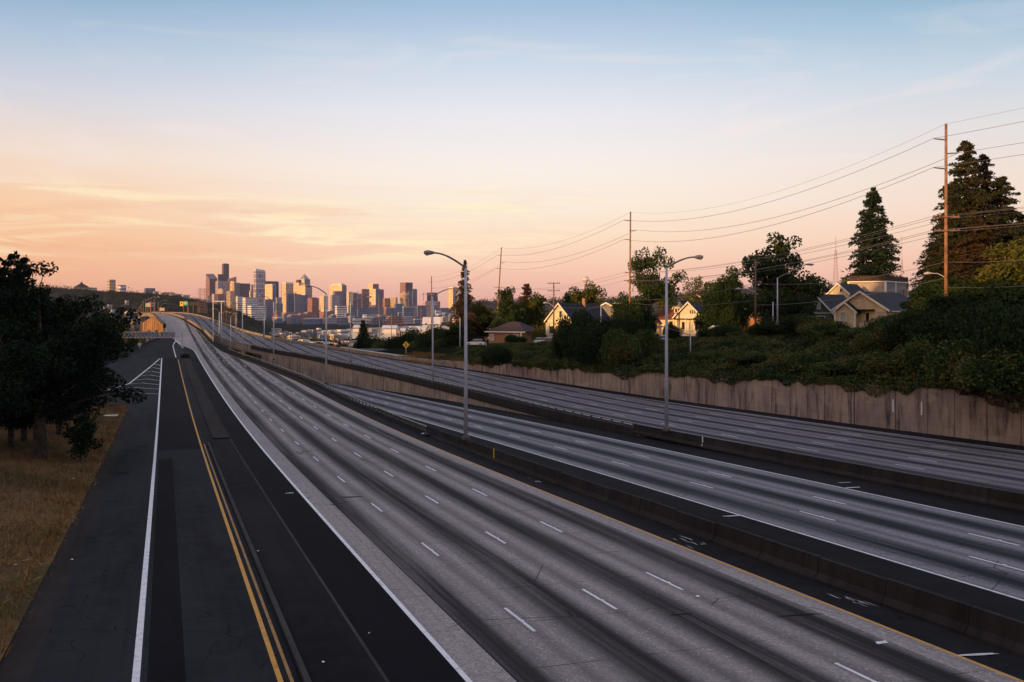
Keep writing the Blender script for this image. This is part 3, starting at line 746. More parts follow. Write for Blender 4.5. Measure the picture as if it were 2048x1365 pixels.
def rail_fence(name, tf, s0, s1, zfn, step, label, kerb_h=0.42, end_curl=False):
    e = empty(name, (0, 0, 0), 0, label, 'guard rail')
    m_ = MB(); wall_strip(m_, lambda s: tf(s) - .18, s0, s1, lambda s: zfn(s) - .6, lambda s: zfn(s) + kerb_h); m_.build('kerb_wall', M['barrier'], e)
    pts = []; n = int((s1 - s0) / 3)
    for i in range(n + 1):
        s = s0 + (s1 - s0) * i / n; x, y = ST(s, tf(s)); pts.append((x, y, zfn(s) + kerb_h + .42))
    if end_curl:
        x, y = ST(s0 - .8, tf(s0)); pts.insert(0, (x, y, zfn(s0) + kerb_h + .25)); x, y = ST(s0 - 1.0, tf(s0)); pts.insert(0, (x, y, zfn(s0) + .1))
    MB().tube(pts, .075, 6).build('rail', M['barrier_rail'], e)
    s = s0 + .5; k = 0
    while s < s1 and k < 100:
        x, y = ST(s, tf(s)); MB().box((x, y, zfn(s) + kerb_h + .2), (.16, .22, .44), TH).build('post', M['rust'], e); s += step; k += 1
    return e
M['barrier_rail'] = mat_plain('rail_metal', (0.20, 0.175, 0.16), 0.55, 0.3, 0.6, 0.2)
rail_fence('guard_rail', tE, sE, 300, zm, 2.4, 'dark guard rail with bent end beside the main carriageway', .35, True)
rail_fence('guard_rail', lambda s: tG(s) + .1, sG, 318, zm, 2.6, 'notched guard rail on top of the express lane wall', .45)
# wall below the right-hand carriageway, and the low drop wall under the first guard rail
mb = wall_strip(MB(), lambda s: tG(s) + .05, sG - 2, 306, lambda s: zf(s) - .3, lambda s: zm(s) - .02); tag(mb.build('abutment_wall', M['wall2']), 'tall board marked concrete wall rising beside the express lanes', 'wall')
mb = wall_strip(MB(), lambda s: tE(s) + .12, 88, 330, lambda s: min(zf(s), zm(s) - .3) - .3, lambda s: zm(s) - .03); tag(mb.build('drop_wall', M['barrier']), 'dark concrete drop wall under the bent end guard rail', 'wall')
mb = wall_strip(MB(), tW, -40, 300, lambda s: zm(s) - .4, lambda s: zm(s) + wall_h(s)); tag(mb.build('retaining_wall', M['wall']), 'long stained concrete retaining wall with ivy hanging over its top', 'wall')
for s_, L_ in ((83.5, .22), (79.5, .22)):
    x, y = ST(s_ - .3, tW(s_) - .03); MB().box((x, y, zm(s_) + 2.3), (.16, .05, 1.25), TH + R(90)).build('wall_marker', M['white'])
    o = bpy.data.objects[-1] if False else COL.objects[-1]
    tag(o, 'thin white vertical marker strip on the retaining wall', 'marker', 'white marker strips on the wall')
x, y = ST(76.5, tG(76) - .2); tag(MB().box((x, y, zm(76) + .62), (.05, .12, .5), TH).box((x - .05, y, zm(76) + .1), (.05, .12, .3), TH).build('barrier_marker', M['white']), 'white reflective marker on the barrier beyond the express lanes', 'marker')
x, y = ST(74.4, tE(74) - .15); tag(MB().box((x, y, zm(74) + .5), (.05, .12, .85), TH).build('barrier_stripe', M['yellow']), 'yellow stripe painted down a barrier segment near the tall lamp', 'marker')

# viaduct carrying the right-hand carriageway to the bridge
vd = empty('viaduct', (0, 0, 0), 0, 'curving concrete viaduct sweeping up towards the bridge crest', 'viaduct')
def ribbon(mb, tf, s0, s1, lo, hi, w, ds=5):
    return wall_strip(mb, tf, s0, s1, lo, hi, ds, False, w)
ribbon(MB(), lambda s: tG(s) + .3, 300, 1050, lambda s: zm(s) - 1.9, lambda s: zm(s) - .05, .5).build('girder', M['wall2'], vd)
ribbon(MB(), lambda s: tW(s) - .5, 300, 1050, lambda s: zm(s) - 1.9, lambda s: zm(s) - .05, .5).build('girder', M['wall2'], vd)
mb = strip(MB(), lambda s: tG(s) + .4, lambda s: tW(s) - .1, 300, 1050, zm, -.9, 6); mb.build('deck_slab', M['wall2'], vd)
ribbon(MB(), lambda s: tG(s) + .3, 318, 1050, lambda s: zm(s) - .04, lambda s: zm(s) + .55, .3).build('parapet', M['parapet'], vd)
ribbon(MB(), lambda s: tW(s) - .3, 212, 1050, lambda s: zm(s) - .04, lambda s: zm(s) + .9, .3).build('parapet', M['parapet'], vd)
for s_ in (318, 338, 358, 380, 405):
    for fr in (.2, .8):
        t_ = tG(s_) * (1 - fr) + tW(s_) * fr; x, y = ST(s_, t_)
        MB().tube([(x, y, -27), (x, y, zm(s_) - 1.0)], .7, 12).build('column', M['galv_pier'] if 'galv_pier' in M else M['wall2'], vd)
# main bridge parapets
bp = empty('bridge_parapet', (0, 0, 0), 0, 'sunlit orange concrete parapet beside the main carriageway on the bridge', 'parapet')
ribbon(MB(), lambda s: tE(s) - .2, 360, 1000, lambda s: zm(s) - 1.8, lambda s: zm(s) + 1.1, .4).build('wall', M['parapet'], bp)
ribbon(MB(), lambda s: tE(s) - .1, 300, 360, lambda s: zm(s) - 1.8, lambda s: zm(s) + .8, .3).build('wall', M['barrier'], bp)
bp2 = empty('bridge_parapet', (0, 0, 0), 0, 'low concrete parapet along the outer edge of the exit ramp', 'parapet')
ribbon(MB(), lambda s: tR2(s) - .3, 190, 384, lambda s: zm(s) - 1.0, lambda s: zm(s) + .8, .3, 4).build('wall', M['barrier'], bp2)
ribbon(MB(), lambda s: tL(s) - .9, 386, 1000, lambda s: zm(s) - 1.5, lambda s: zm(s) + .9, .3, 4).build('wall', M['parapet'], bp2)
# pale kerb where the side street joins the right-hand carriageway
kb = MB()
for (s0, o0), (s1, o1) in zip([(214, 5.2), (232, 1.6), (250, .2), (270, -.2)], [(232, 1.6), (250, .2), (270, -.2), (292, -.3)]):
    a, b = ST(s0, tW(s0) + o0), ST(s1, tW(s1) + o1); za, zb_ = zm(s0) + 1.0, zm(s1) + 1.0
    kb.prism([(a[0], a[1], za - .8), (a[0] + .4, a[1], za - .8), (a[0] + .4, a[1], za + .1), (a[0], a[1], za + .1)], [(b[0], b[1], zb_ - .8), (b[0] + .4, b[1], zb_ - .8), (b[0] + .4, b[1], zb_ + .1), (b[0], b[1], zb_ + .1)])
tag(kb.build('concrete_kerb', M['lens']), 'pale concrete edge beam along the top of the far wall near the diamond sign', 'kerb')

# orange-lit ramp viaduct with its boarded end wall
rv = empty('ramp_viaduct', (0, 0, 0), 0, 'orange sunlit ramp viaduct arching over a boarded wall with two arches', 'viaduct')
path = [(326, 648, 400), (318, 640, 425), (309, 631, 450), (302, 626.5, 475), (295, 625, 500), (288, 626, 520), (281, 630, 545), (273, 636, 570), (265, 642, 600), (258, 647, 630)]
top = [P(*p) for p in path]
mb = MB()
for (a, b), i in zip(zip(top, top[1:]), range(99)):
    h0 = Vector((0, 0, 1.6)); off = Vector((1.0, .5, 0))
    mb.face([a, b, b - h0, a - h0], [(i * 6, 0), (i * 6 + 6, 0), (i * 6 + 6, 1.6), (i * 6, 1.6)])
    mb.face([a - h0, b - h0, b - h0 + off, a - h0 + off]); mb.face([a, a + off, b + off, b]); mb.face([a + off, a - h0 + off, b - h0 + off, b + off])
mb.build('parapet', M['parapet'], rv)
def arch_wall(Y, pts, holes):
    mb = MB(); xs = sorted(set([p[0] for p in pts] + [h[0] + (h[1] - h[0]) * k / 8 for h in holes for k in range(9)]))
    txs = [p[0] for p in pts]
    for x0, x1 in zip(xs, xs[1:]):
        xm = (x0 + x1) / 2; bot = 664.0; b0 = b1 = bot
        for h0, h1, top_ in holes:
            if h0 <= xm <= h1:
                f = lambda x: bot - (bot - top_) * math.sqrt(max(0, 1 - ((x - (h0 + h1) / 2) / ((h1 - h0) / 2)) ** 2))
                b0, b1 = f(x0), f(x1)
        t0, t1 = np.interp(x0, txs, [p[1] for p in pts]), np.interp(x1, txs, [p[1] for p in pts])
        f2 = Vector((0, 1.2, 0))
        q = [P(x0, b0, Y), P(x1, b1, Y), P(x1, t1, Y), P(x0, t0, Y)]
        uv = [(x0 * .2, (HZ - b0) * .2), (x1 * .2, (HZ - b1) * .2), (x1 * .2, (HZ - t1) * .2), (x0 * .2, (HZ - t0) * .2)]
        mb.face(q, uv); mb.face([q[0], q[0] + f2, q[1] + f2, q[1]]); mb.face([q[3], q[2], q[2] + f2, q[3] + f2]); mb.face([v + f2 for v in q][::-1])
    return mb
a = NT('boarded_wall'); o_ = a.uv(); sp_ = a.n('ShaderNodeSeparateXYZ'); a.l(o_, sp_.inputs[0])
j_ = a.math('FRACT', a.math('MULTIPLY', sp_.outputs[0], 1.25)); n_ = a.noise(o_, 1.0, 4, sc=(3, .2, 1))
c_ = a.mix(a.rng(n_, .35, .65), (0.24, 0.12, 0.055, 1), (0.42, 0.24, 0.11, 1)); c_ = a.mix(a.math('MULTIPLY', a.math('LESS_THAN', j_, .22), .8), c_, (0.06, .03, .02, 1))
M['boards'] = a.out(c_, 0.85)
aw = arch_wall(404, [(285, 645.6), (303, 634), (311, 636), (326, 650.5), (327, 662)], [(294, 302.5, 660.8), (309.5, 316.5, 660.2)])
aw.build('boarded_wall', M['boards'], rv)
for x_, w_ in ((286, .8), (295, .9), (305, 1.2), (319, 1.0)):
    a_ = P(x_, 662, 404.5); MB().box((a_.x, a_.y + .4, a_.z - 3.2), (w_, .8, 8.0)).build('column', M['parapet'], rv)
pier = P(303, 687, 404); MB().box((pier.x, pier.y + 1, pier.z - 2), (2.4, 2, 5)).build('footing', M['lens'], rv)
for x_, y_, Y_ in ((277, 640, 550), (262, 648, 610)):
    a_ = P(x_, y_, Y_); MB().box((a_.x + 1.5, a_.y, a_.z - 8), (1.4, 1.4, 18)).build('column', M['parapet'], rv)

# ------------------------------------------------------------------ lamps, poles, wires, signs
def at_world(o, parent):
    o.parent = parent
    o.matrix_parent_inverse = (Matrix.Translation(parent.location) @ Matrix.Rotation(parent.rotation_euler.z, 4, 'Z')).inverted()
    return o
def part(mb, name, mat, parent, **k): return at_world(mb.build(name, mat, None, **k), parent)
def lamp(px, pyb, pyt, hx, hy, Y, label, group='street lamps along the freeway', r=0.16, mp='galv', plinth=True, straight=False):
    b = P(px, pyb, Y); t = P(px, pyt, Y); dx = (hx - px) / F * Y; hz_ = (HZ - hy) / F * Y
    e = empty('street_lamp', b, 0, label, 'street lamp', group)
    part(MB().tube([b, b.lerp(t, .5), t], [r, r * .82, r * .62], 12), 'pole', M[mp], e, smooth=True)
    if plinth: part(MB().box((b.x, b.y, b.z + .12), (r * 3.6, r * 3.6, .26)), 'base', M['rust'], e)
    if hx != px:
        pts = []
        for i in range(9):
            k = i / 8
            x = dx * k; z = t.z + (hz_ - t.z) * (math.sin(k * math.pi / 2) ** (1.0 if not straight else .6)) if not straight else t.z + (hz_ - t.z) * k
            pts.append((t.x + x * .86, t.y + .34 * x * .86, z))
        part(MB().tube(pts, [r * .5] * 5 + [r * .42] * 4, 8), 'arm', M['arm'], e, smooth=True)
        sg = 1 if dx > 0 else -1; L = max(.8, abs(dx) * .24); c = Vector((t.x + dx * .86, t.y + .34 * dx * .86, hz_))
        d = Vector((sg, .34 * sg, 0)).normalized()
        mb = MB(); mb.tube([c - d * .1, c + d * L * .15, c + d * L * .5, c + d * L * .85, c + d * L], [r * .5, r * .95, r * 1.25, r * 1.1, r * .55], 10)
        hd = part(mb, 'lamp_head', M['lamphead'], e, smooth=True)
        lb = MB().lathe([(.001, -r * 1.55), (r * .8, -r * 1.3), (r * 1.0, -r * .8)], c + d * L * .66, 10)
        part(lb, 'lens', M['lens'], e)
    return e
lamp(931.5, 880, 536, 858, 507, 86.4, 'tall grey street lamp on the barrier beside the bent guard rail', r=.17)
lamp(1333, 862, 536, 1404, 513.5, 92.5, 'tall grey street lamp with its arm over the carriageway under the ivy', r=.17)
lamp(652.5, 768, 588, 618, 573, 160, 'mid distance street lamp on the dark guard rail')
lamp(865.5, 765, 594, 911, 577, 165, 'street lamp on the notched guard rail before the tall spire-shaped fir')
lamp(547.5, 720, 604, 521, 592, 243, 'street lamp on the guard rail below the gold towers')
lamp(701, 724, 604, 738, 594, 236, 'street lamp on the notched rail beside the gold twin towers')
lamp(485, 709, 614, 466, 606, 262, 'street lamp where the main carriageway passes under the viaduct')
LB = 'distant street lamp standing along the bridge approach'
for px, pb, pt, hx, hy, Y in ((528.5, 691, 632, 513, 624, 296), (461.5, 698, 636, 470, 627, 290), (438.5, 668, 624, 428, 617, 350), (472, 682, 630, 462, 626, 330), (442.6, 686, 629, 451, 624, 312),
                              (308.5, 687, 600, 315, 594.5, 345), (328.7, 662, 628, 335, 625, 420), (251, 711, 638, 241, 634, 272), (279.5, 700, 638, 290, 633, 300),
                              (316.4, 627, 606, 330, 601, 560), (321.5, 627, 613, 330, 607, 620), (301.5, 626, 597, 308, 594, 510), (296.4, 625, 598.5, 302, 596, 530), (291.6, 626, 600.5, 296, 598, 560),
                              (287.2, 628, 602, 290, 600, 590), (283.6, 632, 607, 286, 605, 610), (280.5, 634, 611.5, 283, 610, 640), (277.4, 638, 616.5, 279, 615, 660), (273.3, 641, 623, 275, 622, 690)):
    lamp(px, pb, pt, hx, hy, Y, LB, 'distant street lamps on the bridge approach', r=.15, mp='galv' if px > 430 else 'wood', plinth=False)
lamp(920, 697, 636, 904, 629, 240, 'pale street lamp on the side street beside the fir', 'street lamps of the side streets', r=.15)
lamp(1202, 695, 612, 1202, 612, 190, 'plain pale post rising from the ivy near the cream gable house', 'street lamps of the side streets', r=.14)
lamp(1381, 706, 671, 1316, 653.5, 150, 'short street lamp with a long braced arm below the porch house', 'street lamps of the side streets', r=.10, straight=True)
lamp(1546, 672, 604, 1546, 604, 175, 'plain pale post between the ochre porch and the dark leafy tree', 'street lamps of the side streets', r=.14)
lamp(1555, 650, 556, 1629, 528.5, 150, 'street lamp whose arm pokes out of the large leafy tree', 'street lamps of the side streets', r=.13, straight=True)

def crossarm(mb, c, L, dy=0.35):
    d = Vector((1, -.25, 0)).normalized()
    mb.tube([c - d * L / 2, c + d * L / 2], .075, 4)
def upole(px, pyt, pyb, Y, label, arms=(), cross=(), r=0.17, mat='wood', lean=0.0, group='wooden utility poles', transformer=None, lamp_arm=None):
    t = P(px, pyt, Y); b = P(px + lean, pyb, Y)
    e = empty('utility_pole', b, 0, label, 'utility pole', group)
    part(MB().tube([b, t], [r, r * .68], 10), 'pole', M[mat], e, smooth=True)
    for py, side in arms:
        k = (py - pyt) / (pyb - pyt); c = t.lerp(b, k)
        mb = MB(); mb.tube([c, c + Vector((side * .5, 0, .04)), c + Vector((side * 1.35, 0, .12))], [.07, .09, .05], 8); part(mb, 'insulator_arm', M['insul'], e)
    for py, L in cross:
        k = (py - pyt) / (pyb - pyt); c = t.lerp(b, k); c = c + Vector((0, -.2, 0))
        mb = MB(); crossarm(mb, c, L); ca = part(mb, 'crossarm', M['wood_dk'] if mat != 'wood' else M['wood'], e)
        for q in (-.46, -.28, .28, .46):
            d = Vector((1, -.25, 0)).normalized(); p = c + d * L * q
            part(MB().tube([p, p + Vector((0, 0, .26))], .045, 6), 'insulator', M['insul'], e)
    if transformer:
        c = P(px + transformer[0], transformer[1], Y - .3); part(MB().lathe([(.001, .5), (.28, .45), (.30, -.45), (.001, -.5)], c, 12), 'transformer', M['lens'], e)
    if lamp_arm:
        hx, hy, sy = lamp_arm; a0 = P(px, sy, Y); a1 = P(hx, hy, Y)
        mid = a0.lerp(a1, .55) + Vector((0, 0, abs(a1.x - a0.x) * .12))
        part(MB().tube([a0, mid, a1], .05, 6), 'lamp_arm', M['galv'], e)
        sg = 1 if a1.x > a0.x else -1
        part(MB().tube([a1 - Vector((sg * .1, 0, 0)), a1 + Vector((sg * .35, 0, .02)), a1 + Vector((sg * .8, 0, -.03))], [.06, .17, .06], 8), 'lamp_head', M['lens'], e)
    return e
upole(1892, 248, 650, 112, 'tallest reddish utility pole beside the big conifers', [(280, -1), (308, 1), (338, -1)], [(435, 2.6), (462, 2.6)], .21, lamp_arm=(1862, 547, 556))
upole(1261, 424, 660, 215, 'orange utility pole with a transformer before the open crowned tree', [(442, -1), (462, 1), (480, -1)], [(546, 2.2), (562, 2.4)], .22, lean=-2, transformer=(3, 580), lamp_arm=(1233, 607, 614))
upole(1003, 495, 690, 340, 'leaning orange utility pole beside the brown roofed bungalow', [(511, -1), (525, 1), (538, -1)], [(575, 3.4), (587, 3.0), (600, 3.0)], .25, lean=-12, lamp_arm=(978, 631, 637))
upole(863, 553, 700, 480, 'orange utility pole beside the street lamp and the white sheds', [(565, -1), (577, 1)], [], .32)
upole(1107.5, 565, 682, 210, 'double crossarm utility pole before the cream gable house', [], [(567, 2.6), (582, 2.6)], .17, 'wood_dk', lamp_arm=(1094, 606, 614))
upole(1511, 520, 668, 165, 'weathered utility pole between the leafy tree and ochre porch', [], [(565, 2.0)], .17, 'wood_dk', lamp_arm=(1481, 578, 585))
for px, pt, pb, Y, lab, cr in ((757, 590, 685, 520, 'leaning orange pole with two low crossarms', [(661, 5.0), (670, 5.0)]), (783, 628, 680, 560, 'short orange pole with no crossarm', []), (812, 634, 676, 560, 'thin pole standing behind the diamond sign', []),
                               (842, 617, 672, 620, 'thin orange pole before the white sheds', [(622, 3)]), (830, 609, 655, 800, 'thin distant pole among the office blocks', []), (911, 612, 700, 330, 'brown pole beside the pale side street lamp', [(624, 2.4)]),
                               (938, 641, 690, 320, 'short brown pole behind the tall lamp', [])):
    upole(px, pt, pb, Y, lab, [], cr, .2 if Y > 400 else .16, 'wood', lean=3 if px == 757 else 0)

def wire(a, b, sag, r, label, group):
    pts = []
    for i in range(25):
        k = i / 24; p = a.lerp(b, k); pts.append(p - Vector((0, 0, sag * 4 * k * (1 - k))))
    o = MB().tube(pts, r, 4, False).build('power_line', M['wire']); tag(o, label, 'wire', group); return o
PY = {1: (1892, 112), 2: (1261, 215), 3: (1003, 340), 4: (863, 480)}
att = {1: (250, 279, 308, 337), 2: (426, 441, 461, 480), 3: (497, 511, 524, 537), 4: (555, 565, 577, 586)}
off = (0, -1.35, 1.35, -1.35)
names = ('topmost wire', 'upper wire', 'third wire', 'lower wire')
def ap(n, k):
    px, Y = PY[n]; v = P(px, att[n][k], Y); return v + Vector((off[k], 0, .1))
P0 = Vector((72, 4, 20.6))
for k in range(4):
    wire(P0 + Vector((off[k] * .8, 0, -1.6 * k)), ap(1, k), 1.5, .02 if k else .012, names[k] + ' running out of view from the tallest reddish pole', 'wires beyond the tallest pole')
    wire(ap(1, k), ap(2, k), 3.2, .026 if k else .014, names[k] + ' sagging between the tallest pole and transformer pole', 'wires between the tallest pole and the transformer pole')
    wire(ap(2, k), ap(3, k), 2.6, .032 if k else .02, names[k] + ' sagging between the transformer pole and leaning pole', 'wires between the transformer pole and the leaning pole')
    wire(ap(3, k), ap(4, k), 2.2, .04 if k else .026, names[k] + ' sagging between the leaning pole and shed pole', 'wires between the leaning pole and the shed pole')
low1 = [(1866, 433), (1880, 434), (1905, 437), (1866, 461), (1880, 461), (1905, 463)]
low2 = [(1250, 545), (1256, 545), (1270, 546), (1250, 561), (1256, 561), (1270, 562)]
for (x1, y1), (x2, y2) in zip(low1, low2):
    wire(P(x1, y1, 112), P(x2, y2, 215), 1.6, .020, 'distribution wire strung low past the dark single conifer', 'low wires past the conifer')
    wire(P(x1, y1, 112), Vector((72, 4, (HZ - y1) / F * 112 + .8)), .9, .017, 'distribution wire crossing in front of the big conifers', 'low wires before the big conifers')
for (x1, y1), (x2, y2) in zip([(1250, 545), (1270, 546), (1250, 561)], [(990, 575), (1016, 576), (990, 588)]):
    wire(P(x1, y1, 215), P(x2, y2, 340), 1.8, .022, 'distribution wire strung low above the leafy trees', 'low wires above the trees')
for (x1, y1, Y1, x2, y2, Y2, sag, lab) in ((1892, 524, 112, 2300, 480, 80, .6, 'thick cable running out of view below the big conifers'), (1892, 524, 112, 1511, 567, 165, 1.0, 'thick cable from the tallest pole to the weathered pole'), (1511, 567, 165, 1261, 600, 215, .8, 'cable above the porch house dormer'),
                                           (1511, 600, 165, 1261, 606, 215, .8, 'second cable above the porch house'), (1261, 598, 215, 1003, 625, 340, 2.0, 'pale cable passing before the cream gable house'), (1892, 556, 112, 1511, 610, 165, .8, 'thin cable crossing the roof deck house'),
                                           (1003, 625, 340, 863, 650, 480, 1.2, 'pale cable falling towards the white sheds'), (1107, 614, 210, 1261, 600, 215, .8, 'slack cable between the two crossarm poles'), (1892, 575, 112, 2300, 540, 80, .5, 'lowest cable running out of view below the conifers')):
    wire(P(x1, y1, Y1), P(x2, y2, Y2), sag, .022, lab, 'telephone cables')

# sign gantry over the exit ramp (seen from behind)
GY = 300
g = empty('sign_gantry', P(365, 715, GY), 0, 'grey lattice sign gantry spanning the exit ramp', 'sign gantry')
mb = MB(); xs = list(range(205, 366, 8)); 
for dy in (0, 1.2):
    for py in (664.5, 675.5): mb.tube([P(205, py, GY + dy), P(365, py, GY + dy)], .10, 6)
    for i, (x0, x1) in enumerate(zip(xs, xs[1:])):
        mb.tube([P(x0, 664.5, GY + dy), P(x1, 675.5, GY + dy)], .05, 4); mb.tube([P(x1, 664.5, GY + dy), P(x0, 675.5, GY + dy)], .05, 4)
part(mb, 'truss', M['galv'], g)
part(MB().tube([P(364.5, 715, GY + .5), P(364.5, 662, GY + .5)], [.22, .18], 10), 'post', M['lens'], g)
part(MB().tube([P(206, 722, GY + .5), P(206, 662, GY + .5)], [.22, .18], 10), 'post', M['lens'], g)
for x0, x1, y0, y1 in ((263, 307, 663.5, 678), (320.5, 345, 663, 677)):
    a_, b_ = P(x0, y1, GY - .5), P(x1, y0, GY - .5); sb = part(MB().box(((a_.x + b_.x) / 2, GY + 1.6, (a_.z + b_.z) / 2), (b_.x - a_.x, .08, b_.z - a_.z)), 'sign_panel', M['signback'], g)
    mbs = MB()
    for k in range(7):
        xx = a_.x + (b_.x - a_.x) * (k + .5) / 7; mbs.box((xx, GY + 1.5, (a_.z + b_.z) / 2), (.1, .1, b_.z - a_.z + .2))
    part(mbs, 'stiffener', M['galv'], g)
# sign structures on the bridge
def board(px0, px1, py0, py1, Y, mat, posts, pyb, name, label, cat='road sign', group=None, extra=None):
    a_, b_ = P(px0, py1, Y), P(px1, py0, Y)
    e = empty(name, P((px0 + px1) / 2, pyb, Y), 0, label, cat, group)
    part(MB().box(((a_.x + b_.x) / 2, Y, (a_.z + b_.z) / 2), (b_.x - a_.x, .15, b_.z - a_.z)), 'sign_panel', M[mat], e)
    for p in posts: part(MB().tube([P(p, pyb, Y + .2), P(p, py0 + .5, Y + .2)], .16 if Y > 250 else .06, 8), 'post', M['wood'] if Y > 400 else M['galv'], e)
    for (x0, x1, y0, y1, mm) in (extra or ()):
        q0, q1 = P(x0, y1, Y), P(x1, y0, Y); part(MB().box(((q0.x + q1.x) / 2, Y - .12, (q0.z + q1.z) / 2), (q1.x - q0.x, .06, q1.z - q0.z)), 'sign_face', M[mm], e)
    return e
board(376.5, 398.5, 604, 611.5, 640, 'black', (377, 386.5, 398), 626, 'message_sign', 'black dark message board standing on the bridge crest')
board(366.3, 375.6, 602.6, 612, 655, 'green', (367, 375), 627, 'exit_sign', 'green and yellow overhead road sign on the bridge crest', extra=[(360, 366, 603.5, 613, 'yellow'), (361.8, 364.2, 605, 609, 'black'), (361, 365, 612.2, 613, 'black'), (367.2, 374.6, 604.5, 605.6, 'white'), (367.2, 374.6, 607.5, 608.6, 'white')])
board(291, 301.5, 606.6, 614, 520, 'signback_lit', (292, 296, 301), 626, 'road_sign', 'bare sunlit back of a road sign among bridge lamps')
board(319, 329, 616, 622, 560, 'signback_lit', (320, 328), 628, 'road_sign', 'low pale road sign at the carriageway crest')
board(426, 450, 602, 604, 330, 'galv', (426.5, 443), 684, 'sign_gantry', 'thin unlit sign frame standing beside the viaduct')
board(578, 584.5, 664.5, 671.5, 330, 'white', (581,), 684, 'speed_sign', 'small white sign on the far viaduct parapet', extra=[(579.6, 583, 666, 667.5, 'black'), (579.6, 583, 668.6, 670, 'black')])
board(276, 282.5, 686, 692, 298, 'galv', (279.2,), 700, 'small_sign', 'small grey sign back on a lamp beside the exit ramp')
board(854, 860, 676, 684, 300, 'white', (857,), 697, 'small_sign', 'small white panel among dark shrubs by the shed pole')
# yellow diamond merge sign
Yd = 222; c0 = P(812, 690, Yd); hw = 7.2 / F * Yd
e = empty('merge_sign', P(812, 706, Yd), 0, 'yellow diamond road sign with black merging arrow symbol', 'road sign')
mb = MB(); q = [c0 + Vector((0, 0, -hw)), c0 + Vector((hw, 0, 0)), c0 + Vector((0, 0, hw)), c0 + Vector((-hw, 0, 0))]
mb.prism(q, [p + Vector((0, .05, 0)) for p in q][::1]); part(mb, 'sign_panel', M['yellow'], e)
part(MB().tube([P(812, 707, Yd + .1), P(812, 686, Yd + .1)], .06, 6), 'post', M['galv'], e)
mb = MB(); k = hw
def sq(pts): mb.face([c0 + Vector((x * k, -.03, z * k)) for x, z in pts])
sq([(-.07, -.5), (.09, -.5), (.09, .28), (-.07, .28)]); sq([(-.2, .25), (.22, .25), (.01, .58)]); sq([(.09, -.15), (.30, -.42), (.30, -.18), (.09, .08)]); sq([(-.26, -.5), (-.12, -.5), (-.07, -.1), (-.07, .1)])
part(mb, 'arrow_symbol', M['black'], e)
for (px, py, hp, mat, lab, ex) in ((1115, 672, 6.3, 'orange', 'orange diamond construction sign before the cream house', None),):
    Yc = 205; c0 = P(px, py, Yc); hw = hp / F * Yc
    e = empty('construction_sign', P(px, 688, Yc), 0, lab, 'road sign'); mb = MB()
    q = [c0 + Vector((0, 0, -hw)), c0 + Vector((hw, 0, 0)), c0 + Vector((0, 0, hw)), c0 + Vector((-hw, 0, 0))]
    mb.prism(q, [p + Vector((0, .05, 0)) for p in q]); part(mb, 'sign_panel', M['orange'], e)
    mb = MB(); k = hw
    for i in range(3): sq([(-.25, .2 - i * .22), (.25, .2 - i * .22), (.25, .3 - i * .22), (-.25, .3 - i * .22)])
    part(mb, 'lettering', M['black'], e); part(MB().tube([P(px, 690, Yc + .1), P(px, 668, Yc + .1)], .05, 6), 'post', M['galv'], e)
board(1108.5, 1117.5, 679, 685, 204, 'green', (1110, 1116), 690, 'guide_sign', 'small green guide sign in front of the parked cars', extra=[(1110, 1116.4, 680.4, 681.4, 'white'), (1110.4, 1115.6, 682.6, 683.6, 'white')])
def traffic_light(px, py, Y, label):
    c = P(px, py, Y); e = empty('traffic_light', P(px, 690, Y), 0, label, 'traffic light')
    part(MB().tube([P(px, 692, Y), P(px, py - 4, Y)], .07, 6), 'post', M['galv'], e)
    part(MB().box(c + Vector((0, -.2, 0)), (.5, .3, 1.2)), 'signal_box', M['black'], e)
    for i, mm in enumerate(('red_lens', 'yellow', 'green')):
        q = c + Vector((0, -.38, .36 - .36 * i)); part(MB().box(q, (.24, .06, .24)), 'lens', M[mm], e)
traffic_light(972, 679, 222, 'black traffic light beside the brown roofed bungalow')

# lattice masts
def mast(px, pyt, pyb, Y, wb, wt, arms, label, mat='rust', name='transmission_tower', r=.12, cat='pylon', group=None):
    b, t = P(px, pyb, Y), P(px, pyt, Y); e = empty(name, b, 0, label, cat, group); mb = MB(); n = 9
    for i in range(n):
        k0, k1 = i / n, (i + 1) / n; z0, z1 = b.z + (t.z - b.z) * k0, b.z + (t.z - b.z) * k1
        w0, w1 = (wb + (wt - wb) * k0) / 2, (wb + (wt - wb) * k1) / 2
        c = [Vector((b.x + sx * w0, Y + sy * w0, z0)) for sx, sy in ((-1, -1), (1, -1), (1, 1), (-1, 1))]
        d = [Vector((b.x + sx * w1, Y + sy * w1, z1)) for sx, sy in ((-1, -1), (1, -1), (1, 1), (-1, 1))]
        for j in range(4):
            mb.tube([c[j], d[j]], r, 4, False); mb.tube([c[j], d[(j + 1) % 4]], r * .6, 4, False); mb.tube([c[(j + 1) % 4], d[j]], r * .6, 4, False)
    part(mb, 'lattice', M[mat], e)
    for py, L in arms:
        z = (HZ - py) / F * Y; part(MB().tube([(b.x - L / 2, Y, z), (b.x + L / 2, Y, z)], r * 1.1, 4), 'crossarm', M[mat], e)
M['steel_lit'] = mat_plain('tower_steel', (0.24, 0.15, 0.11), 0.6, 0.2)
mast(405, 577, 627, 560, 4.5, 2.6, [(579, 7), (583.5, 7), (588.5, 7)], 'smaller lattice pylon beside the bridge crest', 'steel_lit', r=.06, group='lattice pylons')
mast(460.5, 561, 648, 430, 5, 2.4, [(567, 6), (574, 6), (580, 6)], 'taller lattice pylon before the downtown towers', 'steel_lit', r=.055, group='lattice pylons')
M['mast_red'] = mat_plain('mast_paint', (0.42, 0.27, 0.23), 0.6, 0.1)
mast(1671.5, 500, 562, 3500, 14, 5, [], 'red and white radio mast above the gable roofs', 'mast_red', 'radio_mast', .42, 'radio mast')
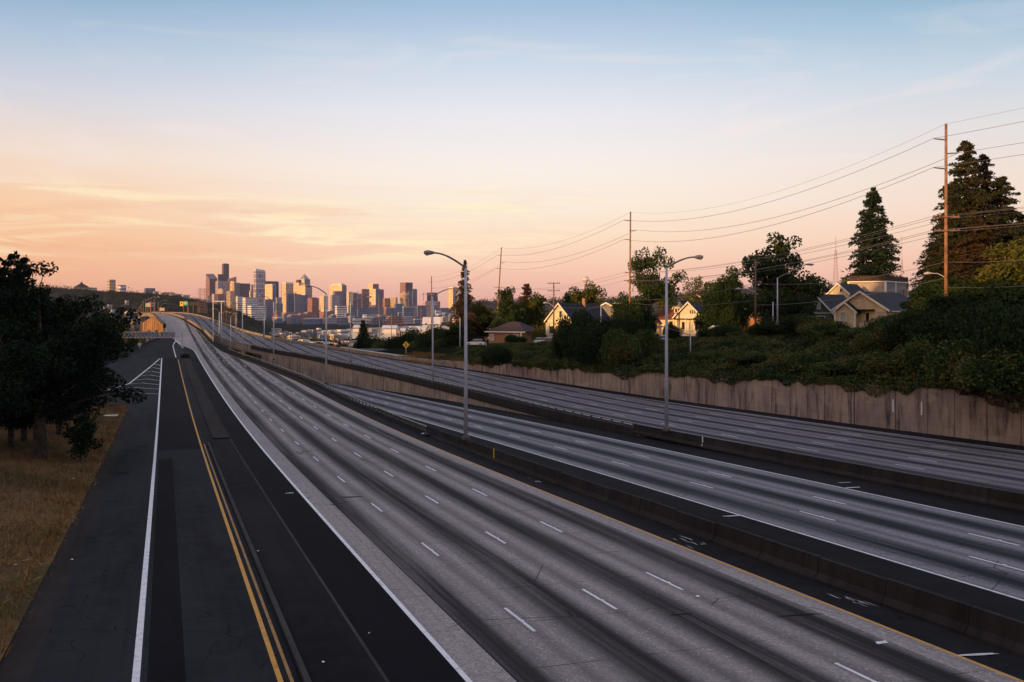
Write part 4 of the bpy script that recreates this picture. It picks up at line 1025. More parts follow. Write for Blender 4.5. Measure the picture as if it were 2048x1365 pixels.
part(MB().tube([P(1671.5, 500, 3500), P(1671.5, 474, 3500)], .9, 6), 'antenna', M['mast_red'], bpy.data.objects['radio_mast'])
mast(1803.5, 520, 562, 3600, 8, 4, [], 'thin radio mast behind the single dark conifer', 'mast_red', 'radio_mast', .35, 'radio mast')
part(MB().tube([P(1803.5, 520, 3600), P(1803.5, 472, 3600)], .7, 6), 'antenna', M['mast_red'], [o for o in COL.objects if o.name.startswith('radio_mast')][-1])

# ------------------------------------------------------------------ vegetation
def leaf_mesh(name, pts, size, mat, seed=0, up=0.0, asp=0.55):
    rs = np.random.RandomState(seed); N = len(pts); pts = np.asarray(pts, float)
    a = rs.normal(size=(N, 3)); a[:, 2] *= (1 - up); a /= np.linalg.norm(a, axis=1)[:, None]
    b = rs.normal(size=(N, 3)); b -= (a * b).sum(1)[:, None] * a; b /= np.linalg.norm(b, axis=1)[:, None]
    s = (np.ones(N) * size * rs.uniform(0.6, 1.35, N))[:, None]
    V = np.stack([pts - a * s, pts + b * s * asp, pts + a * s, pts - b * s * asp], 1).reshape(-1, 3)
    me = bpy.data.meshes.new(name)
    me.vertices.add(4 * N); me.vertices.foreach_set('co', V.ravel().astype(np.float32))
    me.loops.add(4 * N); me.loops.foreach_set('vertex_index', np.arange(4 * N, dtype=np.int32))
    me.polygons.add(N); me.polygons.foreach_set('loop_start', np.arange(0, 4 * N, 4, dtype=np.int32))
    try: me.polygons.foreach_set('loop_total', np.full(N, 4, dtype=np.int32))
    except Exception: pass
    me.update(calc_edges=True); me.validate(); me.materials.append(mat)
    return me
def link_mesh(name, me, parent=None):
    o = bpy.data.objects.new(name, me); COL.objects.link(o); o.parent = parent; return o
def tree_root(name, cat): 
    return empty(name, (0, 0, 0), 0, None, cat)
def broadleaf(name, h, r, th, nlimb, nleaf, leaf, mat, bark, seed, sig=.6, flat=.7, sub=4, spread=1.0, tr=.3, cat='tree', clear=.35):
    """trunk with forking limbs; leaf clusters hang on the limb ends so sky shows between them"""
    rs = np.random.RandomState(seed); root = tree_root(name, cat); mb = MB()
    mb.tube([(0, 0, -1.0), (rs.uniform(-.1, .1), rs.uniform(-.1, .1), th * .5), (rs.uniform(-.2, .2), rs.uniform(-.2, .2), th), (0, 0, th + (h - th) * .45)], [tr * 1.15, tr, tr * .8, tr * .3], 8)
    C = []
    for i in range(nlimb):
        an = 2 * math.pi * (i + rs.uniform(-.3, .3)) / nlimb * 1.618; k = (i + .5) / nlimb
        z0 = th * (.8 + .2 * rs.rand()) + (h - th) * .45 * k * rs.uniform(.5, 1)
        el = R(12 + 68 * k + rs.uniform(-12, 12))
        L = (r * (1 - k) + (h - z0) * k * .95) * rs.uniform(.75, 1.08)
        e = Vector((math.cos(an) * math.cos(el) * spread, math.sin(an) * math.cos(el) * spread, math.sin(el)))
        p0 = Vector((0, 0, z0)); p1 = p0 + e * L * .5 + Vector((0, 0, L * .05)); p2 = p0 + e * L * .95
        mb.tube([p0, p1, p2], [tr * .42, tr * .24, tr * .06], 5)
        for j in range(sub):
            kk = clear + (1 - clear) * (j + rs.rand()) / sub
            q = p0.lerp(p2, kk); d = Vector(rs.normal(size=3)); d.z *= .6; d = d.normalized() * L * (.18 + .22 * rs.rand())
            mb.tube([q, q + d], [tr * .12, tr * .03], 4, False); C.append((q + d, sig * rs.uniform(.6, 1.25)))
        C.append((p2, sig * rs.uniform(.7, 1.2)))
    tk = mb.build('trunk', bark, root)
    w = np.array([c[1] ** 2 for c in C]); w /= w.sum(); idx = rs.choice(len(C), nleaf, p=w)
    cc = np.array([c[0] for c in C])[idx]; sg = np.array([c[1] for c in C])[idx][:, None]
    g = rs.normal(size=(nleaf, 3)); g /= np.maximum(1, np.linalg.norm(g, axis=1) / 1.7)[:, None]; g[:, 2] *= flat
    link_mesh('crown', leaf_mesh('crown', cc + g * sg, leaf, mat, seed + 1), root)
    return root
def conifer(name, h, r, nlev, leaf, mat, bark, seed, droop=.25, dens=1.0, power=.85, tr=.35, base=.06, ragged=.35, topk=0.0, cat='tree'):
    rs = np.random.RandomState(seed); root = tree_root(name, cat); mb = MB(); pts = []
    mb.tube([(0, 0, -1), (0, 0, h * .5), (0, 0, h * .98)], [tr, tr * .6, tr * .08], 8)
    for i in range(nlev):
        k = base + (1 - base) * (i + rs.uniform(-.3, .3)) / nlev; k = min(.99, max(base, k)); z = h * k
        rad = r * max(.02, (1 - k) ** power + topk * (1 - k)); nb = max(4, int(5 + 5 * (1 - k)))
        for j in range(nb):
            an = rs.uniform(0, 2 * math.pi); L = max(.25, rad * rs.uniform(1 - ragged, 1.0 + ragged * .5))
            d = Vector((math.cos(an), math.sin(an), 0)); tipz = -droop * L * rs.uniform(.3, 1.2) + (.25 * L if k > .8 else 0)
            p0 = Vector((0, 0, z)); p2 = p0 + d * L + Vector((0, 0, tipz)); 
            if L > r * .25: mb.tube([p0, p2], [tr * .14, .015], 4, False)
            n = int(dens * (14 + 60 * L / r))
            u = rs.rand(n) ** .75; wv = .10 * L + .10 + .16 * L * (1 - u)
            side = np.array([-d.y, d.x, 0])
            for q in range(n):
                c = p0.lerp(p2, .08 + .92 * u[q]); lat = rs.normal() * wv[q] * .8
                pts.append((c.x + side[0] * lat, c.y + side[1] * lat, c.z + rs.normal() * .10 * (1 + .1 * L) - abs(lat) * .25 + .1 * L * math.sin(u[q] * 3.1)))
    mb.build('trunk', bark, root)
    link_mesh('crown', leaf_mesh('crown', pts, leaf, mat, seed + 1, .35, .38), root)
    return root
def bush(name, w, d, h, nleaf, leaf, mat, seed, ncl=14, cat='shrub'):
    rs = np.random.RandomState(seed); root = tree_root(name, cat); mb = MB(); C = []
    for i in range(ncl):
        an = rs.uniform(0, 6.28); rr_ = math.sqrt(rs.rand()) * .8
        c = Vector((math.cos(an) * rr_ * w / 2, math.sin(an) * rr_ * d / 2, h * (.25 + .6 * rs.rand() * (1 - rr_ * .5)))); C.append(c)
        mb.tube([(c.x * .2, c.y * .2, -.3), c], [.06, .02], 4, False)
    mb.build('stem', M['bark'], root)
    cc = np.array([tuple(c) for c in C])[rs.randint(0, ncl, nleaf)]; g = rs.normal(size=(nleaf, 3)); g /= np.maximum(1, np.linalg.norm(g, axis=1) / 1.6)[:, None]
    link_mesh('foliage', leaf_mesh('foliage', cc + g * np.array([w * .16, d * .16, h * .17]), leaf, mat, seed + 1), root)
    return root
used = set()
def place(proto, loc, label, group=None, scale=1.0, sz=None, rz=None):
    o = proto if proto.name not in used else copytree(proto)
    used.add(proto.name)
    o.location = loc; o.scale = (scale, scale, sz or scale); o.rotation_euler = (0, 0, rnd.uniform(0, 6.28) if rz is None else rz)
    o['label'] = label
    if group: o['group'] = group
    return o
def on_right(px, Y, dz=0.0):
    x = (px - 1024) / F * Y; s, t = toST(x, Y); return Vector((x, Y, zr(s, max(.3, t - tW(s))) + dz))
def on_left(px, Y, dz=0.0):
    x = (px - 1024) / F * Y; s, t = toST(x, Y); return Vector((x, Y, zleft(s, t) + dz))
def hfit(loc, pytop): return (HZ - pytop) / F * loc.y - loc.z

# the dark pines on the grass slope
pine_a = broadleaf('pine_tree', 13, 6.8, 3.2, 26, 42000, .135, M['leaf_pine'], M['bark'], 11, sig=.72, flat=.62, sub=5, tr=.5, clear=.25)
pine_b = broadleaf('pine_tree', 14, 5.6, 2.2, 28, 42000, .135, M['leaf_pine'], M['bark'], 23, sig=.7, flat=.7, sub=5, tr=.45, clear=.2)
pine_c = conifer('pine_tree', 14, 4.3, 30, .17, M['leaf_pine'], M['bark'], 29, droop=-.12, dens=1.5, power=.55, ragged=.55, base=.12, tr=.3)
for proto, px, Y, top, lab in ((pine_c, 22, 82, 508, 'tallest dark pine at the edge of the grass slope'), (pine_a, 80, 78, 566, 'broad dark pine with a leaning trunk on the grass slope'),
                               (pine_c, 118, 95, 596, 'dark pine standing behind the leaning trunk pine'), (pine_c, 168, 122, 640, 'lower dark pine reaching over the road gore'), (pine_c, 48, 86, 516, 'slim pointed pine beside the tallest pine'), (pine_c, 142, 112, 606, 'slim dark pine before the hilltop hall'),
                               (pine_a, -138, 60, 560, 'dark pine whose low branches hang over the dry grass'), (pine_b, 78, 125, 580, 'dark pine at the back of the pine clump'), (pine_a, -20, 100, 530, 'dark pine half hidden behind the tallest pine')):
    L_ = on_left(px, Y); k = hfit(L_, top) / (13 if proto is pine_a else 14)
    w_ = min(1.15, max(.7, k)) if proto is not pine_c else .95
    place(proto, L_, lab, 'dark pines on the grass slope', w_, k)
sap = broadleaf('sapling', 3.6, 1.4, 1.2, 9, 1500, .14, M['leaf_dark'], M['bark'], 31, sig=.35, tr=.07)
place(sap, on_left(160, 78), 'small sapling with a thin stem beside the leaning pine trunk')
fir = conifer('fir_tree', 22, 5.0, 50, .24, M['leaf_cedar'], M['bark'], 51, droop=.45, dens=.95, power=.85, ragged=.5)
L_ = on_right(930, 262); place(fir, L_, 'tall spire shaped fir behind the tall grey lamp', None, 1.0, hfit(L_, 518) / 22)
fir2 = conifer('fir_tree', 26, 7.2, 62, .30, M['leaf_dark'], M['bark'], 61, droop=.12, dens=1.7, power=.72, ragged=.55, base=.1)
L_ = on_right(1747, 268, 0); place(fir2, L_, 'single dark layered fir behind the roof deck house', None, 1.55, hfit(L_, 376) / 26)
big_a = conifer('conifer_tree', 27, 7.2, 66, .28, M['leaf_conifer'], M['bark_red'], 71, droop=.30, dens=1.7, power=.60, ragged=.5, base=.04, tr=.6)
big_b = conifer('conifer_tree', 25, 6.8, 60, .28, M['leaf_cedar'], M['bark_red'], 81, droop=.38, dens=1.4, power=.66, ragged=.6, base=.06, tr=.55)
for proto, px, Y, top, sc, lab, H_ in ((big_a, 1931, 150, 280, .98, 'tallest conifer behind the tallest reddish pole', 27), (big_b, 1966, 156, 306, .92, 'ragged reddish conifer between two taller conifers', 25),
                                       (big_a, 2004, 152, 352, .98, 'shorter pointed conifer at the end of the conifer row', 27), (big_a, 1903, 160, 372, .8, 'dense conifer low on the near side of the conifer row', 27), (big_a, 1885, 156, 440, .85, 'bulging conifer at the near end of the conifer row', 27), (big_b, 1950, 146, 420, .9, 'reddish conifer filling the middle of the conifer row', 25), (big_b, 2040, 165, 430, .9, 'lower conifer cut off by the picture edge', 25), (big_a, 1890, 150, 500, .8, 'low dense conifer at the foot of the reddish pole', 27)):
    L_ = on_right(px, Y); place(proto, L_, lab, 'big conifers by the tallest pole', sc, hfit(L_, top) / H_)
maple = broadleaf('leafy_tree', 18, 6.6, 5.0, 22, 9500, .26, M['leaf_mid'], M['bark'], 91, sig=.78, flat=.8, sub=3, tr=.35, clear=.45)
L_ = on_right(1296, 232); place(maple, L_, 'open crowned leafy tree with sky gaps beside transformer pole', None, 1.05, hfit(L_, 494) / 18, 2.2)
maple2 = broadleaf('leafy_tree', 17, 7.4, 4.0, 26, 14000, .29, M['leaf_mid'], M['bark'], 101, sig=.8, flat=.8, sub=4, tr=.38, clear=.42)
L_ = on_right(1560, 190); place(maple2, L_, 'large dark leafy tree standing before the gable houses', None, 1.0, hfit(L_, 484) / 17, 2.6)
L_ = on_right(1462, 212); place(maple2, L_, 'dark rounded leafy tree beside the porch house', None, .75, hfit(L_, 545) / 17, 3.0)
willow = broadleaf('birch_tree', 14, 3.0, 3.5, 16, 4500, .22, M['leaf_yel'], M['bark'], 111, sig=.55, flat=1.5, sub=3, tr=.2)
L_ = on_right(1388, 262); place(willow, L_, 'thin yellow birch behind the porch house roof', None, 1.0, hfit(L_, 552) / 14)
round_a = broadleaf('round_tree', 12, 5.6, 2.5, 24, 13000, .26, M['leaf_yel'], M['bark'], 121, sig=.8, sub=4, tr=.3, clear=.3)
round_b = broadleaf('round_tree', 12, 5.2, 2.5, 24, 13000, .26, M['leaf_mid'], M['bark'], 131, sig=.8, sub=4, tr=.3, clear=.3)
round_c = broadleaf('dark_tree', 12, 5.4, 1.6, 26, 15000, .24, M['leaf_pine2'], M['bark'], 137, sig=.85, sub=4, tr=.3, clear=.25)
red_c = conifer('rusty_conifer', 16, 4.2, 30, .30, M['leaf_red'], M['bark'], 141, droop=.1, dens=1.0, power=.5, ragged=.4)
for proto, px, Y, top, sc, lab, H_ in ((round_b, 1018, 262, 581, .75, 'mid green round tree behind the brown roofed bungalow', 12), (round_a, 1068, 268, 588, .9, 'yellow green tree beside the cream gable house', 12), (red_c, 1052, 285, 566, 1.0, 'rusty conifer rising above the yellow green tree', 16),
                                       (round_a, 1178, 290, 567, 1.0, 'sunlit rounded tree behind the cream house ridge', 12), (round_b, 1138, 300, 590, .8, 'dark tree peeking over the cream gable', 12), (round_a, 962, 268, 606, .8, 'yellow green tree beside the spire fir', 12), (round_b, 905, 250, 652, .72, 'dark round tree under the spire fir', 12),
                                       (round_b, 1240, 270, 612, .8, 'dark tree behind the orange transformer pole', 12), (round_a, 1330, 275, 588, .6, 'thin leaved tree behind the porch house dormer', 12), (round_b, 1420, 250, 598, .75, 'dark tree behind the red roof', 12), (round_a, 1690, 250, 560, .6, 'yellow bush tree beside the roof deck', 12),
                                       (round_b, 1588, 205, 570, .7, 'dark tree behind the first gable house', 12), (round_a, 2050, 112, 478, .82, 'sunlit yellow green tree at the picture edge', 12), (round_b, 2000, 118, 545, .8, 'dark tree below the conifer row', 12), (round_b, 1925, 125, 570, .72, 'dark tree covering the tallest pole base', 12), (round_b, 2070, 96, 580, .75, 'dark tree over the ivy at the picture edge', 12),
                                       (round_c, 1252, 196, 606, .62, 'dark bushy tree left of the transformer pole base', 12), (round_c, 1288, 204, 618, .62, 'dark bushy tree under the open crowned tree', 12), (round_c, 1436, 214, 588, .8, 'dark tree shading the tiny shed', 12), (round_c, 1450, 206, 560, .72, 'tall dark tree between the shed and ochre porch', 12), (round_c, 1590, 176, 596, .72, 'dark tree at the near corner of the olive house', 12), (round_c, 1562, 196, 600, .6, 'dark tree before the pale trimmed gable', 12),
                                       (round_c, 1852, 150, 590, .62, 'dark tree at the far end of the long dark roof', 12), (round_c, 1878, 138, 560, .75, 'tall dark tree beside the tallest pole', 12), (round_c, 1960, 112, 560, .85, 'spreading dark tree under the conifer row', 12), (round_c, 2030, 100, 570, .8, 'spreading dark tree at the picture edge', 12), (round_c, 1915, 108, 590, .7, 'dark tree in front of the tallest pole base', 12)):
    L_ = on_right(px, Y); place(proto, L_, lab, None, sc, hfit(L_, top) / H_)
# shrubs
bush_a = bush('shrub', 7, 6, 5.0, 13000, .14, M['leaf_pine2'], 151, 26)
bush_b = bush('shrub', 7, 6, 4.0, 13000, .13, M['leaf_ivy'], 161, 26)
bush_c = bush('shrub', 5, 4, 3.0, 4000, .16, M['leaf_yel'], 171, 12)
bush_h = {bush_a.name: 5.0, bush_b.name: 4.0, bush_c.name: 3.0}
for proto, px, Y, top, sc, lab in ((bush_a, 1158, 178, 618, 1.15, 'large dark shrub hiding the cream house side'), (bush_a, 1215, 182, 632, .9, 'dark shrub behind the plain pale post'), (bush_a, 1262, 176, 626, .9, 'tall shrub at the transformer pole base'), (bush_b, 1290, 170, 655, .7, 'shrub beside the white parked cars'),
                                   (bush_a, 1352, 205, 652, .42, 'small shrub by the porch steps'), (bush_a, 1338, 210, 645, .4, 'small shrub before the orange side porch'), (bush_b, 1450, 185, 648, .8, 'shrub below the dark rounded tree'), (bush_b, 1472, 172, 668, .45, 'shrub before the ochre porch'), (bush_a, 1575, 160, 636, .9, 'dark shrub before the first gable house'), (bush_b, 1630, 150, 630, .9, 'shrub below the first gable house'),
                                   (bush_b, 1662, 148, 648, .8, 'shrub before the white yard notice'), (bush_b, 1790, 122, 628, 1.0, 'tall feathery shrub before the cream porch house'), (bush_a, 1830, 126, 624, 1.0, 'dark shrub at the end of the long dark roof'), (bush_b, 1755, 120, 655, .8, 'low shrub under the cream porch'), (bush_a, 1880, 112, 612, 1.0, 'dark shrub climbing to the tallest pole'), (bush_b, 1985, 95, 640, 1.0, 'broad shrub on the ivy slope near the edge'), (bush_b, 1870, 100, 665, .9, 'spreading shrub on the ivy slope below the pole'),
                                   (bush_a, 1000, 190, 690, .55, 'dark clump spilling over the wall end'), (bush_a, 985, 186, 694, .5, 'dark shrub hanging at the ivy end of the wall'), (bush_c, 1078, 240, 655, .8, 'yellowish shrub beside the brown bungalow'), (bush_a, 1022, 236, 668, .4, 'small shrub before the bungalow window'), (bush_a, 1040, 232, 672, .4, 'small dark shrub by the bungalow corner'),
                                   (bush_a, 1185, 168, 640, 1.1, 'broad dark shrub on the bank before the pale post'), (bush_a, 1135, 186, 640, .7, 'dark shrub overlapping the cream bay window'), (bush_b, 1240, 160, 655, 1.0, 'shrub with yellowish tips on the bank below the pole'), (bush_a, 1425, 188, 655, .7, 'dark shrub before the tiny shed'), (bush_a, 1455, 180, 650, .9, 'dark shrub between the shed and ochre porch'), (bush_a, 1525, 165, 648, .7, 'dark shrub below the pale trimmed gable'), (bush_a, 1555, 158, 640, .9, 'dark shrub under the large leafy tree'),
                                   (bush_a, 1605, 152, 628, 1.0, 'tall dark shrub at the corner of the olive house'), (bush_b, 1648, 142, 640, 1.0, 'dense shrub before the olive house porch'), (bush_b, 1690, 140, 656, .9, 'dense shrub under the small gabled porch'), (bush_b, 1735, 132, 660, 1.1, 'reddish tipped shrub below the cream porch'), (bush_a, 1775, 128, 632, .9, 'dark shrub hiding the cream house corner'), (bush_b, 1815, 118, 636, 1.1, 'dense shrub below the long dark roof'), (bush_a, 1850, 114, 618, 1.0, 'tall dark shrub before the end of the dark roof'),
                                   (bush_a, 1905, 104, 612, 1.1, 'tall dark shrub in front of the tallest pole'), (bush_a, 1950, 100, 605, 1.2, 'tall dark shrub under the conifer row'), (bush_a, 2000, 92, 600, 1.2, 'tall dark shrub under the sunlit edge tree'), (bush_a, 2050, 86, 610, 1.2, 'tall dark shrub cut by the picture edge'), (bush_b, 1930, 90, 675, 1.1, 'sprawling bramble on the lower ivy slope'), (bush_b, 1760, 108, 700, 1.0, 'sprawling bramble above the white wall markers'), (bush_b, 2020, 84, 690, 1.2, 'sprawling bramble above the wall at the picture edge'), (bush_b, 1600, 124, 700, 1.0, 'low bramble in the middle of the ivy slope'), (bush_b, 1500, 138, 700, 1.0, 'low bramble below the ochre porch'), (bush_b, 1420, 150, 700, .9, 'low bramble beside the braced arm lamp'), (bush_b, 1690, 116, 720, 1.0, 'low bramble on the ivy slope below the olive house')):
    L_ = on_right(px, Y); H_ = bush_h[proto.name]; place(proto, L_, lab, None, sc, max(.25, hfit(L_, top) / H_))
small_fir = conifer('fir_tree', 9, 3.0, 24, .30, M['leaf_dark'], M['bark'], 181, droop=.2, dens=.9, power=.7, ragged=.4)
x_ = P(726, 640, 360); zz = min(-22, 0); place(small_fir, Vector((x_.x, 360, -16.5)), 'bushy dark fir beyond the viaduct rail', None, 1.3, ((HZ - 640) / F * 360 + 16.5) / 9)
rowb = [(770, 330, 668), (792, 320, 672), (815, 310, 664), (838, 300, 670), (858, 290, 662), (878, 282, 668), (896, 270, 664), (745, 345, 672), (690, 350, 688), (660, 350, 680), (640, 360, 684), (905, 262, 676), (925, 255, 668), (948, 252, 672), (822, 330, 655), (848, 318, 655), (868, 305, 650)]
for i, (px, Y, top) in enumerate(rowb):
    x = (px - 1024) / F * Y; s, t = toST(x, Y); z = zr(s, max(.5, t - tW(s))) if t > tW(s) else -22
    place(bush_a if i % 3 else bush_b, Vector((x, Y, z - .5)), 'dark shrub in the row beyond the far guard rail', 'dark shrubs beyond the far guard rail', 1.1, max(.5, ((HZ - top) / F * Y - z) / 4.6))
place(bush_a, Vector((*ST(268, 4.8), zm(268) - .3)), 'small dark shrub at the foot of the sign gantry post', None, .28, .28)
green_t = [(226, 330, 636, round_a, 'sunlit yellow green tree beyond the sign gantry')]
for px, Y, top, proto, lab in green_t:
    z = zleft(*toST((px + 28 - 1024) / F * Y, Y)); place(proto, Vector(((px + 18 - 1024) / F * Y, Y, z)), lab, None, .6, ((HZ - top) / F * Y - z) / 12)
for i, (px, Y, top) in enumerate(((207, 300, 618), (215, 380, 622), (222, 290, 655), (238, 330, 668), (262, 330, 676), (285, 345, 680), (262, 440, 655), (275, 470, 660), (190, 250, 620), (252, 300, 690))):
    x = (px - 1024) / F * Y; z = zleft(*toST(x, Y)); place(round_b if i % 2 else bush_a, Vector((x, Y, z - .5)), 'dark tree on the low ground beyond the sign gantry', 'dark trees beyond the sign gantry', .55 if i % 2 else .9, max(.3, ((HZ - top) / F * Y - z) / (12 if i % 2 else 5)))

# ivy covering the slope above the retaining wall
rs = np.random.RandomState(5); pts = []
from mathutils import noise as mnoise
def ivy_pt(s, q):
    x, y = ST(s, tW(s) + q); n = mnoise.noise(Vector((x * .16, y * .16, 3))) + .5 * mnoise.noise(Vector((x * .5, y * .5, 9)))
    g_ = 1 - .88 * smooth((q / Wd(s) - .5) / .3); return x, y, zr(s, max(0.26, q)) + .3 * g_ - .1 + (max(-.3, n) * 1.5 + .5 * max(0, mnoise.noise(Vector((x * 1.1, y * 1.1, 5))))) * g_
for i in range(190000):
    s = 22 + 205 * (rs.rand() ** 1.25); W = Wd(s) + 1.5
    q = -.35 + (W + .35) * rs.rand() ** .9
    x, y, z = ivy_pt(s, q); pts.append((x + rs.normal() * .15, y + rs.normal() * .15, z + rs.normal() * .16))
for i in range(24000):
    s = 30 + 175 * rs.rand(); dr = max(0, .5 + 2.0 * mnoise.noise(Vector((s * .11, 2, 7))) + .7 * mnoise.noise(Vector((s * .45, 5, 1))))
    k = rs.rand(); x, y = ST(s, tW(s) - .12 - .35 * rs.rand() * (1 - k * .6)); pts.append((x, y, -Dm(s) + wall_h(s) + .55 - k * (dr + .5)))
o = link_mesh('ivy', leaf_mesh('ivy', pts, .115, M['leaf_ivy'], 6, .1, .6)); tag(o, 'dense green and rusty ivy covering the bank above the wall', 'ivy', None, 'stuff')
# dry grass blades on the near-left slope
pts = []
for i in range(60000):
    s = -14 + 166 * rs.rand() ** 1.1; t = -4.25 - .9 * rs.rand() ** .5 - 24 * rs.rand() ** 1.7
    if mnoise.noise(Vector((s * .09, t * .12, 1))) < 0 and rs.rand() < .45: continue
    x, y = ST(s, t); pts.append((x, y, zleft(s, t) + .05 + .08 * rs.rand()))
o = link_mesh('dry_grass', leaf_mesh('dry_grass', pts, .24, M['blade'], 8, -2.0, .08)); tag(o, 'patchy dry golden grass on the slope beside the ramp', 'grass', None, 'stuff')
pts = []
for i in range(2500):
    s = 205 + 42 * rs.rand(); t = tW(s) + .2 + rs.rand() * 4; x, y = ST(s, t); pts.append((x, y, zr(s, t - tW(s)) + .2 * rs.rand()))
for i in range(900):
    s = 222 + 14 * rs.rand(); t = tW(s) - 2.4 + rs.rand() * 1.6; x, y = ST(s, t); pts.append((x, y, zm(s) + .1 + .4 * rs.rand()))
o = link_mesh('dry_grass', leaf_mesh('dry_grass', pts, .28, M['blade'], 9, -.5, .12)); tag(o, 'dry grass tufts along the top of the far low wall', 'grass', None, 'stuff')
# woods on the far hills and between the lowland houses
def woods(name, n, fn, leaf, mat, label, seed, per=26, sg=(3, 3, 4)):
    rs = np.random.RandomState(seed); pts = []
    for i in range(n):
        p = fn(rs)
        if p is None: continue
        k = rs.uniform(.6, 1.5)
        for j in range(per): pts.append((p[0] + rs.normal() * sg[0] * k, p[1] + rs.normal() * sg[1] * k, p[2] + abs(rs.normal()) * sg[2] * k))
    o = link_mesh(name, leaf_mesh(name, pts, leaf, mat, seed)); tag(o, label, 'woods', None, 'stuff'); return o
woods('woods', 5200, lambda r: hillA(r.uniform(-40, 520), r.uniform(.45, .95) ** .7) - Vector((0, 0, 9)), 1.5, M['leaf_far'], 'wooded hill falling towards the bridge behind the pines', 1, 30, (3.4, 3.4, 4.2))
woods('woods', 1700, lambda r: hillB(r.uniform(905, 2000), r.uniform(.5, .99) ** .5), 3.2, M['leaf_far'], 'hazy wooded hill behind the houses and space tower', 2, 24, (6, 6, 9))
def lowf(r):
    px = r.uniform(470, 1010); Y = 420 + 2000 * r.rand() ** 1.3; x = (px - 1024) / F * Y; s, t = toST(x, Y)
    if s < 330 or t < tW(s) + 6: return None
    if Y > 1700 and 560 < px < 860 and r.rand() < .75: return None
    return (x, Y, max(zp(s) if s < 1500 else -54, -55))
woods('woods', 900, lowf, 1.0, M['leaf_far'], 'trees scattered among the low roofs beyond the viaduct', 3, 60, (2.6, 2.6, 3.2))
def leftf(r):
    px = r.uniform(150, 420); Y = 420 + 1300 * r.rand(); x = (px - 1024) / F * Y; s, t = toST(x, Y)
    if t > -14 or abs(px - 229) < 7: return None
    return (x, Y, zl_far(s))
woods('woods', 500, leftf, 1.1, M['leaf_far'], 'dark trees along the low street beside the bridge', 4, 60, (2.6, 2.6, 3.2))

# ------------------------------------------------------------------ houses
RZ = -math.atan2(.6, .8)
def gable_roof(mb, w, y0, y1, h, rise, over=.5, th=.22, x0=0.0):
    hw = w / 2 + over; k = rise / (w / 2); drop = over * k
    for sx in (-1, 1):
        e = (x0 + sx * hw, h - drop); r_ = (x0, h + rise)
        a = [Vector((e[0], y0, e[1])), Vector((r_[0], y0, r_[1])), Vector((r_[0], y1, r_[1])), Vector((e[0], y1, e[1]))]
        up = Vector((0, 0, th)); mb.prism(a, [p + up for p in a])
def barge(mb, w, y, h, rise, over=.5, th=.30, x0=0.0, d=.12):
    hw = w / 2 + over; drop = over * rise / (w / 2)
    for sx in (-1, 1):
        e = Vector((x0 + sx * hw, y, h - drop - .06)); r_ = Vector((x0, y, h + rise - .06)); up = Vector((0, 0, th + .08)); b = Vector((0, -d, 0))
        mb.prism([e, r_, r_ + up, e + up], [e + b, r_ + b, r_ + up + b, e + up + b])
def gable_walls(mb, w, y0, y1, h, rise, x0=0.0, z0=-1.5):
    hw = w / 2
    f = [Vector((x0 - hw, 0, z0)), Vector((x0 + hw, 0, z0)), Vector((x0 + hw, 0, h)), Vector((x0, 0, h + rise)), Vector((x0 - hw, 0, h))]
    mb.prism([v + Vector((0, y0, 0)) for v in f], [v + Vector((0, y1, 0)) for v in f])
def window(root, x, y, z, w, h, face='front', mat='glass', muntin=0, fw=.11, trim='trim'):
    d = (w, .06, h) if face == 'front' else (.06, w, h); o_ = Vector((0, -.05, 0)) if face == 'front' else Vector((-.05 if face == 'left' else .05, 0, 0))
    c = Vector((x, y, z)) + o_
    wo_ = MB().box(c, d).build('window', M[mat], root)
    mb = MB(); n = o_.normalized() * .05
    ax = Vector((1, 0, 0)) if face == 'front' else Vector((0, 1, 0))
    def bar(cc, lw, lh):
        mb.box(cc + n, (lw, .1, lh) if face == 'front' else (.1, lw, lh))
    bar(c + Vector((0, 0, h / 2 + fw / 2)), w + 2 * fw, fw); bar(c - Vector((0, 0, h / 2 + fw / 2)), w + 2 * fw, fw)
    bar(c + ax * (w / 2 + fw / 2), fw, h); bar(c - ax * (w / 2 + fw / 2), fw, h)
    if muntin: bar(c, w, .06)
    mb.build('frame', M[trim], wo_)
    return wo_
def house(name, px, py, Y, label, rz=RZ, cat='house'):
    return empty(name, P(px, py, Y), rz, label, cat)
def simple_house(px, py, Y, w, l, h, rise, wall, roof, label, over=.5, chimney=None, name='house'):
    r = house(name, px, py, Y, label)
    mb = MB(); gable_walls(mb, w, 0, l, h, rise); mb.build('wall', M[wall], r)
    mb = MB(); gable_roof(mb, w, -over, l + over, h, rise, over); rf = mb.build('roof', M[roof], r)
    if chimney: MB().box((chimney[0], chimney[1], h + rise + .3), (.7, .7, 2.2)).build('chimney', M['brick'], rf)
    mb = MB(); barge(mb, w, -over, h, rise, over); mb.build('gable_trim', M['trim'], r)
    return r
